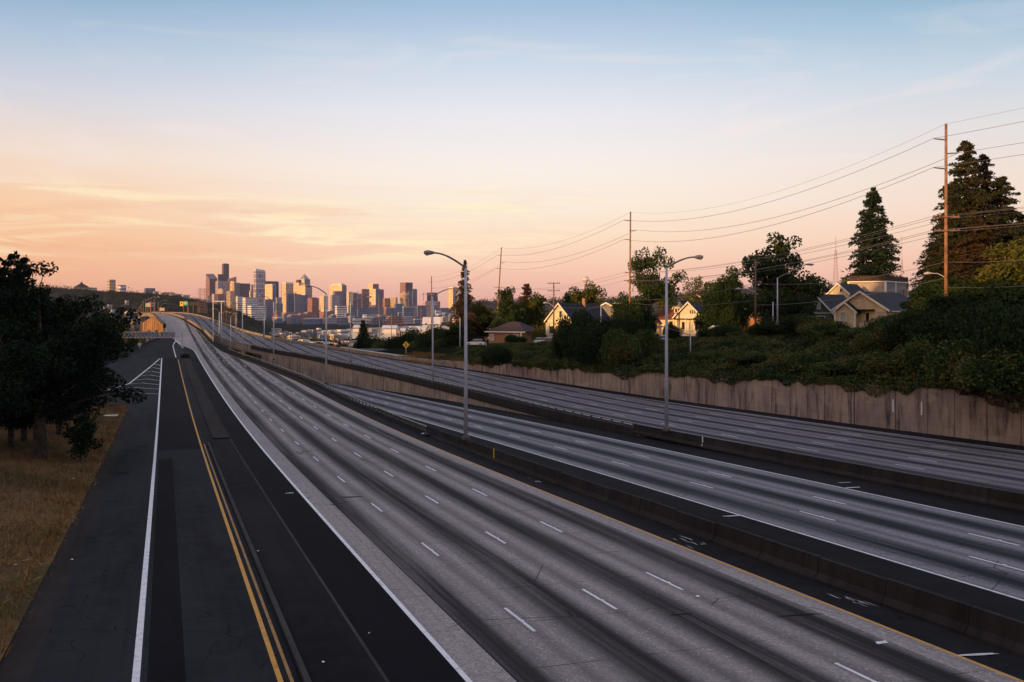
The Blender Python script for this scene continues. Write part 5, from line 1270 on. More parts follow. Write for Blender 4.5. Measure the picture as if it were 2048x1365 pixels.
# cream two-storey gable house
r = simple_house(1119, 682, 242, 7.0, 17, 4.9, 3.8, 'cream', 'roof_dk', 'sunlit cream two storey gable house with a bay window', .55, (.5, 10))
window(r, .4, 0, 6.4, .75, 1.3); window(r, -2.3, 0, 2.6, 1.1, 1.7)
mb = MB(); pts_ = [(-.6, 0), (.1, -1.0), (2.0, -1.0), (2.7, 0)]
mb.prism([Vector((x, y, .9)) for x, y in pts_], [Vector((x, y, 4.0)) for x, y in pts_]); bay = mb.build('bay_window', M['cream'], r)
for x, w in ((.55, .8), (1.5, .8)): MB().box((x, -1.03, 2.7), (w, .06, 1.6)).build('window', M['curtain'], bay)
mb = MB(); a_ = [Vector((x * 1.08 - .1, y - .25 if y else .0, 4.0)) for x, y in pts_]; b_ = [Vector((.4, 0, 5.0)), Vector((.6, -.15, 5.0)), Vector((1.5, -.15, 5.0)), Vector((1.8, 0, 5.0))]
mb.prism(a_, b_); mb.build('bay_roof', M['roof_br'], r)
MB().box((-2.9, -.6, 2.1), (.18, .18, 4.4)).box((-3.35, -.6, 2.1), (.18, .18, 4.4)).build('porch_post', M['trim'], r)
MB().box((-3.52, 3.0, 2.2), (.06, 3.5, 3.6)).build('side_opening', M['black'], r)
MB().box((0, -.03, 4.75), (6.9, .1, .12)).build('belt_trim', M['trim'], r)
# brick bungalow with a hipped roof
r = house('bungalow', 1012, 686, 246, 'brick bungalow with a brown hipped roof and wide white window', -.45)
MB().box((0, 4, 1.0), (9.4, 8, 3.4)).build('wall', M['brick'], r)
mb = MB(); b4 = [Vector((-5.4, -.7, 2.7)), Vector((5.4, -.7, 2.7)), Vector((5.4, 8.7, 2.7)), Vector((-5.4, 8.7, 2.7))]; t4 = [Vector((-.6, 3.6, 5.0)), Vector((1.6, 3.6, 5.0)), Vector((1.6, 4.4, 5.0)), Vector((-.6, 4.4, 5.0))]
mb.prism(b4, t4); mb.build('roof', M['roof_br'], r)
MB().box((0, -.72, 2.62), (10.9, .1, .22)).build('gutter', M['trim'], r)
window(r, 1.8, 0, 1.25, 3.0, 1.5, 'front', 'curtain', 1); window(r, -3.8, 0, 1.3, .9, 1.3, 'front', 'curtain')
MB().box((4.3, -.6, .9), (.3, .3, 3.4)).build('porch_post', M['trim'], r)
# cream porch house with dormer
r = simple_house(1378, 669, 228, 6.6, 10, 3.9, 3.1, 'white_siding', 'roof_dk', 'cream house with white trimmed front gable and railed porch', .6)
MB().box((-.1, -.9, 3.45), (6.6, 1.9, .14)).build('porch_roof', M['roof_br'], r)
window(r, -1.35, 0, 1.75, .75, 2.0); window(r, 2.0, 0, 1.9, 1.0, 1.7)
MB().box((.45, -.05, 1.6), (.95, .08, 2.2)).build('door', M['curtain'], r)
for x in (-.1, .45, 1.0): window(r, x + .5, 0, 5.0, .36, .75, 'front', 'glass', 1, .06)
mb = MB(); mb.box((.9, -1.75, 1.05), (4.6, .07, .08)).box((.9, -1.75, .25), (4.6, .07, .06))
for i in range(13): mb.box((-1.3 + i * .37, -1.75, .65), (.05, .05, .8))
mb.build('porch_railing', M['trim'], r)
MB().box((.6, -.9, -.2), (6.0, 1.9, .25)).build('porch_deck', M['trim'], r); MB().box((.6, -.9, -1.0), (5.6, 1.7, 1.4)).build('porch_base', M['roof_br'], r)
for x in (-3.0, .1, 3.2): MB().box((x, -1.7, 1.6), (.16, .16, 3.6)).build('porch_post', M['trim'], r)
mb = MB(); mb.prism([Vector((-2.2, -2, -1.2)), Vector((-1.4, -2, -1.2)), Vector((-1.4, -4.4, -2.4)), Vector((-2.2, -4.4, -2.4))], [Vector((-2.2, -2, .1)), Vector((-1.4, -2, .1)), Vector((-1.4, -4.4, -2.0)), Vector((-2.2, -4.4, -2.0))]); mb.build('porch_steps', M['trim'], r)
MB().box((-6.4, 4.5, 1.2), (6.2, 6, 4.2)).build('side_wing', M['white_siding'], r)
mb = MB(); a_ = [Vector((-10, .9, 3.2)), Vector((-2.6, .9, 3.2)), Vector((-2.6, 5.0, 5.8)), Vector((-9, 5.0, 5.8))]; mb.prism(a_, [v + Vector((0, 0, .2)) for v in a_]); a_ = [Vector((-10, 9, 3.2)), Vector((-9, 5.0, 5.8)), Vector((-2.6, 5.0, 5.8)), Vector((-2.6, 9, 3.2))]; mb.prism(a_, [v + Vector((0, 0, .2)) for v in a_]); mb.build('side_roof', M['roof_red'], r)
window(r, -5.1, 1.5, 1.9, 1.2, 1.9, 'front', 'glass', 1)
mb = MB(); gable_walls(mb, 2.6, 2.2, 6, 5.9, 1.5, -3.6, 4.0); dm = mb.build('dormer', M['white_siding'], r)
mb = MB(); gable_roof(mb, 2.6, 1.9, 6, 5.9, 1.5, .35, .16, -3.6); mb.build('dormer_roof', M['roof_dk'], dm); mb = MB(); barge(mb, 2.6, 1.9, 5.9, 1.5, .35, .2, -3.6); mb.build('dormer_trim', M['trim'], dm)
mb = MB()
for x in (-4.35, -3.6, -2.85): mb.box((x, 2.17, 5.3), (.5, .06, .75))
mb.build('dormer_window', M['glass'], dm)
mb = MB(); gable_walls(mb, 2.0, .2, 3, 2.6, 1.1, -8.8); sp_ = mb.build('side_porch', M['white_siding'], r); mb = MB(); gable_roof(mb, 2.0, -.1, 3, 2.6, 1.1, .35, .14, -8.8); mb.build('side_porch_roof', M['roof_red'], sp_); MB().box((-8.8, .17, 1.3), (1.0, .06, 2.0)).build('door', M['roof_red'], sp_)
# red roof behind, and pale house behind the cream one
r = simple_house(1396, 640, 262, 8, 12, 4.0, 2.2, 'ochre', 'roof_red', 'red roofed house half hidden behind the porch house')
r = simple_house(1214, 640, 275, 4.6, 6, 3.4, 1.0, 'grey_siding', 'roof_br', 'small grey house behind the dark shrub and plain pale post')
# ochre porch house, half-hidden gable, and shed
r = simple_house(1501, 670, 205, 4.6, 9, 3.9, 1.7, 'ochre', 'roof_dk', 'narrow ochre gable porch house with an orange window', .6)
window(r, .3, 0, 2.1, 1.5, 2.0, 'front', 'brick', 1, .12, 'ochre'); window(r, 0, 0, 4.7, .8, .6, 'front', 'glass')
MB().box((-1.9, -.5, 1.2), (.7, .7, 3.0)).build('porch_post', M['brick'], r)
r = simple_house(1546, 665, 216, 5.0, 9, 3.6, 1.9, 'beige', 'roof_dk', 'pale trimmed gable peeking through the large leafy tree', .6); window(r, 0, 0, 2.0, 1.6, 1.3)
r = simple_house(1428, 673, 196, 2.2, 3, 1.2, .6, 'beige', 'lens', 'tiny pale shed with a peaked roof beside the porch house', .25, None, 'garden_shed'); window(r, .3, 0, .6, .5, .7)
# dark olive gable house
r = simple_house(1632, 657, 200, 6.6, 15, 3.1, 3.4, 'olive_siding', 'roof_dk', 'dark olive gable house with broad white bargeboards', .6)
window(r, .4, 0, 4.5, .9, 1.3, 'front', 'curtain'); window(r, 1.0, 0, 1.6, 1.4, 1.4, 'front', 'glass'); MB().box((0, -.05, 3.0), (6.4, .1, .14)).build('belt_trim', M['trim'], r)
MB().box((5.2, 1.5, 1.5), (3.6, 2.5, 3.0)).build('side_porch', M['grey_siding'], r); MB().box((4.9, .2, 1.5), (.22, .22, 3.0)).box((6.7, .2, 1.5), (.22, .22, 3.0)).build('porch_post', M['trim'], r)
board(1673, 1680, 643, 648.5, 186, 'white', (1676.5,), 655, 'yard_notice', 'small white notice in the yard of the olive house', 'notice')
r = simple_house(1677, 647, 228, 4.6, 12, 6.6, 2.1, 'beige', 'roof_dk', 'small beige gable house peeking above the dark roof', .4); window(r, .6, 0, 7.3, .45, .8)
# cream porch house with the long dark roof
r = simple_house(1722, 656, 186, 9.2, 23, 3.4, 3.0, 'beige', 'roof_dk', 'cream house with a small gabled porch and long dark roof', .75)
window(r, 3.6, 0, 2.1, 1.5, 1.7, 'front', 'curtain', 1); window(r, 1.2, 0, 2.0, .6, 1.5, 'front', 'glass')
MB().box((-1.1, -.05, 4.9), (2.6, .1, .12)).build('gable_shelf', M['trim'], r)
MB().box((0.2, -.9, 3.3), (4.6, 2.2, .16)).build('porch_roof', M['roof_dk'], r)
mb = MB(); gable_walls(mb, 3.6, -2.2, 0.2, 3.0, 1.5, -2.1); pp = mb.build('porch', M['beige'], r)
mb = MB(); gable_roof(mb, 3.6, -2.7, .2, 3.0, 1.5, .45, .18, -2.1); mb.build('porch_roof', M['roof_dk'], pp); mb = MB(); barge(mb, 3.6, -2.7, 3.0, 1.5, .45, .24, -2.1); mb.build('porch_trim', M['trim'], pp)
window(r, -2.5, -2.2, 1.9, 1.0, 1.9, 'front', 'curtain'); 
for x in (-3.9, -.3): MB().box((x, -2.45, 1.2), (.3, .3, 3.6)).build('porch_post', M['trim'], r)
mb = MB()
for i in range(9): mb.box((.4 + i * .5, -1.6, .3), (.08, .08, 1.0))
mb.box((2.4, -1.6, .85), (4.4, .1, .1)); mb.build('porch_railing', M['trim'], r)
window(r, 4.6, 13, 1.8, 2.6, 1.7, 'right', 'glass'); MB().box((5.36, 11, 3.0), (.1, 22, .16)).build('gutter', M['trim'], r)
# roof-deck house
Yc = 238; c = P(1771, 664, Yc)
r = empty('roof_deck_house', c, RZ, 'boxy grey sided house with a wooden roof deck', 'house'); wl_, wr_ = 59 / F * Yc / .8, 92 / F * Yc / .6
zt = (HZ - 564) / F * Yc - c.z
MB().box((-wl_ / 2, wr_ / 2, zt / 2 - 1), (wl_, wr_, zt + 2)).build('wall', M['grey_siding'], r)
MB().box((-wl_ / 2, -.04, zt / 2), (wl_ - .6, .06, zt - .4)).build('lit_front_siding', M['tan_siding'], r)  # paler front sheet: sunlight on that face put into its colour
for x, y in ((-wl_, 0), (0, 0), (.0, wr_ * .42), (0, wr_)): MB().box((x, y, zt / 2), (.42, .42, zt)).build('corner_trim', M['trim'], r)
MB().box((-wl_ / 2, wr_ / 2, zt + .1), (wl_ + .5, wr_ + .5, .22)).build('roof', M['trim'], r)
mb = MB()
for x0, y0, x1, y1 in ((-wl_, 0, 0, 0), (0, 0, 0, wr_)):
    n = 34
    for i in range(n + 1): mb.box((x0 + (x1 - x0) * i / n, y0 + (y1 - y0) * i / n, zt + .8), (.14, .14, 1.3) if i % 8 == 0 else (.2, .2, 1.1))
    mb.box(((x0 + x1) / 2, (y0 + y1) / 2, zt + 1.45), (abs(x1 - x0) + .12, abs(y1 - y0) + .12, .1))
mb.build('deck_railing', M['deckwood'], r)
MB().box((.1, wr_ * .8, zt * .72), (.6, 1.0, 3.0)).build('chimney', M['brick'], r)

# ------------------------------------------------------------------ parked cars
def car(px, py, Y, rz, mat, label, van=False):
    r = empty('parked_car', P(px, py, Y), rz, label, 'car', 'cars parked along the street')
    L, Wc = 4.4, 1.76
    def loft(prof, w0, w1, z0, z1):
        mb = MB(); a_ = [Vector((x, -(w0 + (w1 - w0) * min(1, max(0, (z - z0) / (z1 - z0)))) / 2, z)) for x, z in prof]; b_ = [Vector((v.x, -v.y, v.z)) for v in a_]
        mb.prism(a_, b_); return mb
    body = [(-2.2, .28), (2.2, .28), (2.22, .62), (2.1, .82), (1.2, .95), (-1.8, .98), (-2.15, .9), (-2.22, .55)]
    loft(body, Wc, Wc * .94, .28, .98).build('body', M[mat], r)
    cab = [(-2.0, .97), (1.2, .95), (.45, 1.46), (-1.3, 1.50)] if not van else [(-2.1, .97), (1.2, .95), (.7, 1.62), (-1.9, 1.7)]
    loft(cab, Wc * .92, Wc * .74, .97, 1.5).build('window', M['glass'], r)
    z = cab[3][1]; loft([(-1.38, z - .04), (.5, z - .08), (.38, z + .02), (-1.3, z + .04)] if not van else [(-1.95, z - .04), (.75, z - .1), (.6, z + .02), (-1.85, z + .05)], Wc * .76, Wc * .7, 1.4, 1.6).build('roof', M[mat], r)
    for x in (-1.35, 1.38):
        for y in (-.8, .8):
            w = MB().tube([(x, y - .1, .32), (x, y + .1, .32)], .32, 14).build('wheel', M['tire'], r)
            MB().tube([(x, y - .12, .32), (x, y + .12, .32)], .18, 10).build('rim', M['galv'], w)
    for y in (-.6, .6):
        MB().box((2.2, y, .66), (.06, .34, .16)).build('headlight', M['lens'], r); MB().box((-2.2, y, .78), (.06, .26, .2)).build('tail_light', M['red_lens'], r)
    return r
car(1306, 685, 216, -1.9, 'car_white', 'white hatchback parked beside the tall grey lamp')
car(1327, 686, 206, -1.75, 'car_white', 'white sedan half hidden behind the tall grey lamp')
car(1404, 677, 200, 1.2, 'car_blue', 'blue car with a red tail light below the porch')
car(1078, 689, 236, -1.8, 'car_silver', 'silver car parked before the yellowish shrub')
car(1091, 689, 232, 2.8, 'car_white', 'white car in front of the cream gable house post')
car(1101, 690, 226, 2.9, 'car_dark', 'dark car parked under the green guide sign')
car(1128, 690, 222, 2.6, 'car_silver', 'silver van parked beside the large dark shrub', True)
car(1568, 672, 172, 2.7, 'car_white', 'white car glimpsed below the large leafy tree')
car(952, 692, 236, 2.9, 'car_white', 'white car on the side street near the traffic light')

# ------------------------------------------------------------------ downtown
def Fm(k, *a, **kw): M[k] = mat_facade(k, *a, **kw); return k
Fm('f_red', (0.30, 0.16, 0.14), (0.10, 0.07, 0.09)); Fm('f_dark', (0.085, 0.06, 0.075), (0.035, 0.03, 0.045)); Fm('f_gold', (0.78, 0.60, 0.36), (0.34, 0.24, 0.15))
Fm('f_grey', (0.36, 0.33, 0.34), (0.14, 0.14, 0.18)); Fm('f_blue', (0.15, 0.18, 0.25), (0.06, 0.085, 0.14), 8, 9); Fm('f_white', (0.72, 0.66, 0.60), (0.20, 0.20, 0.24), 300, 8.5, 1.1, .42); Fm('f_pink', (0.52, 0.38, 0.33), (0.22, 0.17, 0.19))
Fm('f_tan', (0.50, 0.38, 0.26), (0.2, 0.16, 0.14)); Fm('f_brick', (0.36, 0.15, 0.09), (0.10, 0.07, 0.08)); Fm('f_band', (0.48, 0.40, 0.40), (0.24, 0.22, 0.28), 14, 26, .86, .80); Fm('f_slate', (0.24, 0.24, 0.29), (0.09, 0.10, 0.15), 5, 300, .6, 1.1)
M['roof_flat'] = mat_plain('roof_flat', (0.28, 0.25, 0.25), 0.8, .2, .05); M['roof_pale'] = mat_plain('roof_pale', (0.62, 0.58, 0.55), 0.8, .15, .05); M['roof_maroon'] = mat_plain('roof_maroon', (0.16, 0.06, 0.06), 0.6, .2, .05)
CA, SA = .66, .75
def tower(x0, xs, x1, yt, Y, mat, label, name='tower', cat='tower', tops=None, cap=None, group='downtown towers', base=-56.0, parent=None, capmat='roof_flat', skin=None):
    """x0/xs/x1: pixel columns of the sunrise side edge, near corner and far-side edge; tops: rows of corners L, N, R, B"""
    wl_, wr_ = max(4, (xs - x0) / F * Y / SA), max(4, (x1 - xs) / F * Y / CA)
    n = P(xs, HZ, Y); n.z = 0
    l = n + Vector((-SA, CA, 0)) * wl_; rr_ = n + Vector((CA, SA, 0)) * wr_; b = l + (rr_ - n)
    tops = tops or (yt,) * 4; C = [l, n, rr_, b]; Zs = [(HZ - t) / F * Y for t in tops]
    mb = MB(); bot = [Vector((c.x, c.y, base)) for c in C]; top = [Vector((c.x, c.y, z)) for c, z in zip(C, Zs)]
    Ls = [wl_, wr_, wl_, wr_]; u = 0
    for i in range(4):
        j = (i + 1) % 4; mb.m = 0 if (skin is None or i == 0) else 1  # faces off the sunrise side get shade painted in as a second facade
        mb.face([bot[i], bot[j], top[j], top[i]], [(u, 0), (u + Ls[i], 0), (u + Ls[i], top[j].z - base), (u, top[i].z - base)]); u += Ls[i]
    mb.m = 0
    mb.face(top, [(0, 0)] * 4)
    mats = [M[mat]] if skin is None else [M[mat], M[skin]]
    if parent is None:
        e = empty(name, (n.x, n.y, base), 0, label, cat, group)
    else: e = parent
    part(mb, 'body' if parent is None else 'block', mats, e)
    if cap:
        k, yc = cap; ctr = (l + rr_) / 2; zc = (HZ - yc) / F * Y
        q0 = [ctr + (c - ctr) * k for c in C]; part(MB().prism([Vector((c.x, c.y, min(Zs) - .5)) for c in q0], [Vector((c.x, c.y, zc)) for c in q0]), 'roof_cap', M[capmat], e)
    return e
A = lambda u: 380 + u / 6.203
B = lambda u: 680 + u / 6.203
Vy = lambda v: 500 + v / 6.203
T = tower
T(A(180), A(243), A(315), 0, 5900, 'f_red', 'reddish tower with a blue slanted top', tops=(Vy(298), Vy(362), Vy(352), Vy(292)), skin='f_dark')
T(A(390), A(418), A(469), Vy(174), 6300, 'f_dark', 'tallest black tower of the skyline', cap=(.7, Vy(168)), capmat='roof_maroon')
T(A(342), A(350), A(408), Vy(302), 6000, 'f_dark', 'short dark purple tower before the tallest black tower')
T(A(303), A(347), A(472), Vy(390), 5600, 'f_grey', 'grey block below the tallest black tower', cap=(.8, Vy(384)))
T(A(472), A(478), A(553), 0, 5700, 'f_pink', 'pink tower with a wedge shaped slanted top', tops=(Vy(362), Vy(360), Vy(328), Vy(330)))
T(A(478), A(545), A(556), Vy(388), 5500, 'f_gold', 'golden block in front of the wedge topped tower', cap=(.8, Vy(376)), capmat='roof_maroon')
T(A(552), A(556), A(607), Vy(408), 5500, 'f_slate', 'slim purple grey tower beside the golden block')
T(A(618), A(622), A(719), Vy(416), 5800, 'f_dark', 'wide dark purple tower standing alone with flat roof')
T(A(435), A(500), A(547), Vy(510), 5000, 'f_tan', 'tan block behind the taller lattice pylon')
T(A(322), A(400), A(420), Vy(486), 5300, 'f_pink', 'stepped pink block beside the slanted reddish tower', cap=(.7, Vy(478)))
T(A(260), A(300), A(335), Vy(546), 5000, 'f_pink', 'low pink block at the foot of the reddish tower'); T(A(330), A(350), A(420), Vy(548), 5050, 'f_red', 'low red block at the foot of the pink block'); T(A(205), A(215), A(262), Vy(570), 5000, 'f_grey', 'low grey block at the foot of the reddish tower')
e = T(A(780), A(820), A(912), Vy(266), 5400, 'f_band', 'tall banded tower with a pale curved crown'); T(A(790), A(815), A(905), 0, 5400.5, 'roof_pale', None, tops=(Vy(240), Vy(232), Vy(252), Vy(240)), parent=e, base=(HZ - Vy(266)) / F * 5400 - .5)
T(A(756), A(770), A(782), Vy(432), 5600, 'f_tan', 'very slim tan tower beside the tall banded tower'); T(A(730), A(748), A(760), Vy(510), 5500, 'f_gold', 'small stepped gold block beside the slim tan tower')
T(A(928), A(935), A(1067), Vy(392), 5500, 'f_dark', 'maroon topped dark tower behind the golden slab', cap=(.9, Vy(388)), capmat='roof_maroon')
T(A(904), A(1022), A(1062), Vy(430), 5300, 'f_gold', 'bright golden slab tower with a shaded dark side', cap=(.85, Vy(424)), capmat='roof_pale', skin='f_blue')
T(A(1123), A(1190), A(1263), Vy(424), 5500, 'f_gold', 'sunlit gold, shaded grey tower with a pale roof band', cap=(.97, Vy(404)), capmat='roof_pale', skin='f_grey')
T(A(1272), A(1350), A(1400), 0, 5500, 'f_gold', 'golden tower with chamfered maroon crown', tops=(Vy(408),) * 4, cap=(.55, Vy(370)), capmat='roof_maroon')
e = T(A(1362), A(1420), A(1478), Vy(362), 5700, 'f_gold', 'pointed tower with a pyramid roof', skin='f_slate')
q = [P(A(x), Vy(362), Y_) for x, Y_ in ((1362, 5740), (1420, 5700), (1478, 5740), (1420, 5790))]; apx = P(A(1420), Vy(297), 5745); mb = MB()
for i in range(4): mb.face([q[i], q[(i + 1) % 4], apx])
part(mb, 'pyramid_roof', M['f_tan'], e)
T(A(1320), A(1430), A(1500), Vy(444), 5300, 'f_gold', 'broad sunlit gold, shaded grey stepped block below the pointed tower', cap=(.6, Vy(428)), skin='f_grey')
T(A(1185), A(1200), A(1300), Vy(548), 4600, 'f_blue', 'slate blue glass slab below the gold and grey tower', cap=(1.0, Vy(540))); T(A(1295), A(1300), A(1366), Vy(552), 4590, 'f_slate', 'paler slate slab joined to the blue glass slab')
T(A(1362), A(1368), A(1442), Vy(560), 4700, 'f_blue', 'dark blue glass tower below the pointed tower')
T(A(1440), A(1515), A(1585), Vy(600), 4800, 'f_brick', 'red orange block with a rounded roof', cap=(.7, Vy(590)), capmat='roof_maroon')
T(A(1606), A(1660), A(1702), Vy(572), 4900, 'f_gold', 'pale gold block before the wide gold tower')
T(A(1702), A(1885), A(1934), Vy(438), 5200, 'f_gold', 'wide gold tower with a shaded dark side and step', cap=(.8, Vy(418)), capmat='roof_pale', skin='f_slate')
T(A(1768), A(1800), A(1888), Vy(512), 5100, 'f_slate', 'grey facets in front of the wide gold tower'); T(A(1735), A(1762), A(1842), Vy(562), 4700, 'f_grey', 'grey block with rounded roof before the wide gold tower', cap=(.6, Vy(554)))
T(A(1793), A(1825), A(1930), Vy(692), 3900, 'f_white', 'white banded mid rise block on the lake shore'); T(A(562), A(590), A(642), Vy(572), 4700, 'f_white', 'white banded block below the wide purple tower')
T(A(640), A(690), A(812), Vy(590), 4600, 'f_white', 'curving white striped block below the tall banded tower'); T(A(700), A(760), A(905), Vy(690), 4000, 'f_white', 'low white striped block before the curving one')
T(A(905), A(950), A(1030), Vy(612), 4700, 'f_slate', 'grey slab below the bright golden slab'); T(A(1060), A(1075), A(1125), Vy(588), 5000, 'f_grey', 'grey block between the golden slab and pale roof tower'); T(A(1055), A(1070), A(1135), Vy(665), 4500, 'f_blue', 'low dark blue block below the grey block')
T(B(76), B(108), B(150), Vy(520), 5100, 'f_gold', 'small gold tower with a blue side'); T(B(160), B(165), B(212), Vy(530), 5200, 'f_slate', 'slim slate tower beside the small gold tower'); T(B(205), B(212), B(262), Vy(545), 5250, 'f_grey', 'unfinished grey tower under a crane')
T(B(268), B(275), B(352), Vy(486), 5200, 'f_red', 'purple red slab beside the gold twin towers'); T(B(342), B(408), B(472), Vy(422), 5300, 'f_gold', 'tallest of the gold twin towers with shaded maroon side', skin='f_red')
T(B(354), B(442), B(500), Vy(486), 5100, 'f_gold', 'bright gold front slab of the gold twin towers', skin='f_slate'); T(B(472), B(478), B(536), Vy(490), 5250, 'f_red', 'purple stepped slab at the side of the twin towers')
T(B(525), B(560), B(605), Vy(600), 5000, 'f_brick', 'low brick red block beside the twin towers'); T(B(600), B(690), B(712), Vy(590), 5000, 'f_tan', 'orange tan block before the red brown tower')
T(B(738), B(812), B(893), Vy(404), 5300, 'f_red', 'red brown tower with a shaded purple side', skin='f_dark'); T(B(840), B(848), B(892), Vy(510), 5150, 'f_slate', 'pale slate slab leaning on the red brown tower')
e = empty('round_tower', P(B(797), HZ, 5050) + Vector((0, 0, -56 - P(B(797), HZ, 5050).z)), 0, 'round tower coloured as a gold reflection before the red brown tower', 'tower', 'downtown towers')
bz = lambda v: (HZ - Vy(v)) / F * 5050 + 56
part(MB().lathe([(13, -30), (13, bz(640)), (20, bz(600)), (24, bz(560)), (23, bz(545)), (12, bz(540)), (9, bz(522)), (.01, bz(520))], (e.location.x, e.location.y, -56), 20), 'body', M['f_gold'], e)  # reflected gold glow, built as a gold-coloured round shape
T(B(895), B(902), B(952), Vy(490), 5200, 'f_slate', 'rounded slate tower beside the red brown tower', cap=(.7, Vy(484))); T(B(1077), B(1084), B(1205), 0, 5100, 'f_dark', 'dark purple tower with a sloping shoulder', tops=(Vy(530), Vy(530), Vy(612), Vy(530)))
T(B(1340), B(1402), B(1446), Vy(478), 5000, 'f_gold', 'pale gold tower standing alone beside the spire fir', cap=(.95, Vy(460)), capmat='roof_pale', skin='f_grey')
for x0, xs, x1, yt, Y, mt, lab, cp in ((676, 690, 772, 670, 4300, 'f_blue', 'dark blue office block with a white roof edge', 'roof_pale'), (770, 790, 940, 712, 4000, 'f_blue', 'wide dark glass office block below the round golden tower', 'roof_pale'), (950, 962, 1062, 690, 4200, 'f_slate', 'slate office block under a crane', None),
                                       (1020, 1060, 1205, 640, 4500, 'f_pink', 'long pink office block below the sloping shoulder tower', 'roof_pale'), (1180, 1186, 1250, 740, 3800, 'f_white', 'white striped block beside the orange shed pole', None), (1205, 1215, 1240, 640, 4600, 'f_red', 'small purple block beside the long pink office block', None),
                                       (1240, 1250, 1345, 722, 4200, 'f_blue', 'low blue office block under the pale gold tower', 'roof_pale'), (208, 220, 345, 722, 4000, 'f_blue', 'low blue office block below the gold twin towers', None), (272, 330, 456, 810, 3300, 'f_white', 'white office block with a brick end on the lake shore', 'roof_pale'), (450, 460, 572, 832, 3300, 'f_blue', 'low dark office block on the lake shore', None),
                                       (700, 720, 890, 830, 3200, 'f_grey', 'wide grey shore building with a pale roof', 'roof_pale'), (350, 365, 520, 712, 4200, 'f_slate', 'slate terrace block below the gold twin towers', None), (575, 582, 645, 800, 3400, 'f_blue', 'narrow dark shore block', None), (0, 20, 72, 706, 4100, 'f_white', 'pale banded block below the small gold tower', None),
                                       (100, 112, 185, 690, 4400, 'f_blue', 'blue block below the slim slate tower', None), (1150, 1165, 1210, 690, 4300, 'f_slate', 'grey block behind the orange shed pole', None), (560, 575, 690, 720, 4100, 'f_slate', 'low slate block below the orange tan block', 'roof_pale'), (620, 640, 720, 850, 3100, 'f_tan', 'low tan shore block', None)):
    T(B(x0), B(xs), B(x1), Vy(yt), Y, mt, lab, 'office_block', 'building', None, (1.02, Vy(yt - 4)) if cp else None, 'office blocks below downtown', capmat=cp or 'roof_flat')
# sheds by the lake
def shed(px0, px1, pyt, Y, depth, label, ridge=0):
    x0, x1 = (px0 - 1024) / F * Y, (px1 - 1024) / F * Y; zt = (HZ - pyt) / F * Y; e = empty('shed', (x0, Y, -56), 0, label, 'shed', 'white sheds by the lake')
    part(MB().box(((x0 + x1) / 2, Y + depth / 2, (zt - 56) / 2 - 1), (x1 - x0, depth, zt + 54)), 'wall', M['roof_pale'], e)
    mb = MB(); a_ = [Vector((x0 - 1, Y - 1, zt)), Vector((x1 + 1, Y - 1, zt)), Vector((x1 + 1, Y + depth / 2, zt + 6 + ridge)), Vector((x0 - 1, Y + depth / 2, zt + 6 + ridge))]; b_ = [Vector((x0 - 1, Y + depth, zt)), Vector((x1 + 1, Y + depth, zt))]
    mb.face(a_); mb.face([a_[3], a_[2], b_[1], b_[0]]); mb.face([a_[0], a_[3], b_[0]]); mb.face([a_[1], b_[1], a_[2]]); part(mb, 'roof', M['roof_pale'], e)
shed(816, 862, 660, 1750, 40, 'long white shed behind the dark shrub row'); shed(800, 812, 664, 1850, 40, 'small white shed beside the long white shed'); shed(764, 792, 657, 2100, 40, 'white shed behind the short orange pole'); shed(845, 880, 649, 2300, 40, 'pale peaked shed roof behind the long white shed', 10); shed(706, 724, 656, 2200, 40, 'white shed behind the bushy dark fir')
# low buildings, too far to tell apart
kinds = [('f_white', 'roof_pale', 'pale low building among the lakeside roofs'), ('f_grey', 'roof_flat', 'grey low building among the lakeside roofs'), ('f_brick', 'roof_flat', 'brick low building among the lakeside roofs'), ('f_blue', 'roof_pale', 'dark glass low building among the lakeside roofs'), ('f_tan', 'roof_pale', 'tan low building among the lakeside roofs'), ('f_slate', 'roof_flat', 'slate low building among the lakeside roofs')]
rb = random.Random(21)
for i in range(64):
    px = rb.uniform(530, 985); Y = rb.uniform(3000, 4500); k = kinds[rb.choice((0, 1, 1, 2, 3, 3, 3, 4, 5, 5, 5))]; w = rb.uniform(25, 75) / Y * F; h = rb.uniform(14, 34) * (Y / 3700)
    T(px, px + w * rb.uniform(.15, .5), px + w, HZ - (h - 56) / Y * F, Y, k[0], k[2], 'low_building', 'building', None, (rb.uniform(.5, 1.02), HZ - (h - 54) / Y * F), 'low buildings between the lake and downtown', capmat=k[1])
k2 = [('f_white', 'roof_pale', 'white flat roofed apartment block on the slope beyond the viaduct'), ('f_grey', 'roof_flat', 'grey flat roofed apartment block on the slope beyond the viaduct'), ('f_tan', 'roof_pale', 'tan flat roofed apartment block on the slope beyond the viaduct'), ('f_brick', 'roof_flat', 'brick apartment block on the slope beyond the viaduct'), ('f_slate', 'roof_flat', 'dark apartment block on the slope beyond the viaduct')]
cnt = 0
while cnt < 70:
    px = rb.uniform(500, 900); Y = rb.uniform(620, 2300) if px < 800 else rb.uniform(900, 2300); x = (px - 1024) / F * Y; s, t = toST(x, Y)
    if t < tW(min(s, 1490)) + 14: continue
    g_ = max(-55, zp(s) if s < 1490 else -55); h = rb.uniform(5.5, 11); w = rb.uniform(9, 24) / Y * F; k = rb.choice(k2); cnt += 1
    T(px, px + w * rb.uniform(.3, .6), px + w, HZ - (g_ + h) / Y * F, Y, k[0], k[2], 'apartment_block', 'building', None, (rb.uniform(.6, 1.03), HZ - (g_ + h + .8) / Y * F), 'apartment blocks on the slope beyond the viaduct', g_ - 4, capmat=k[1])
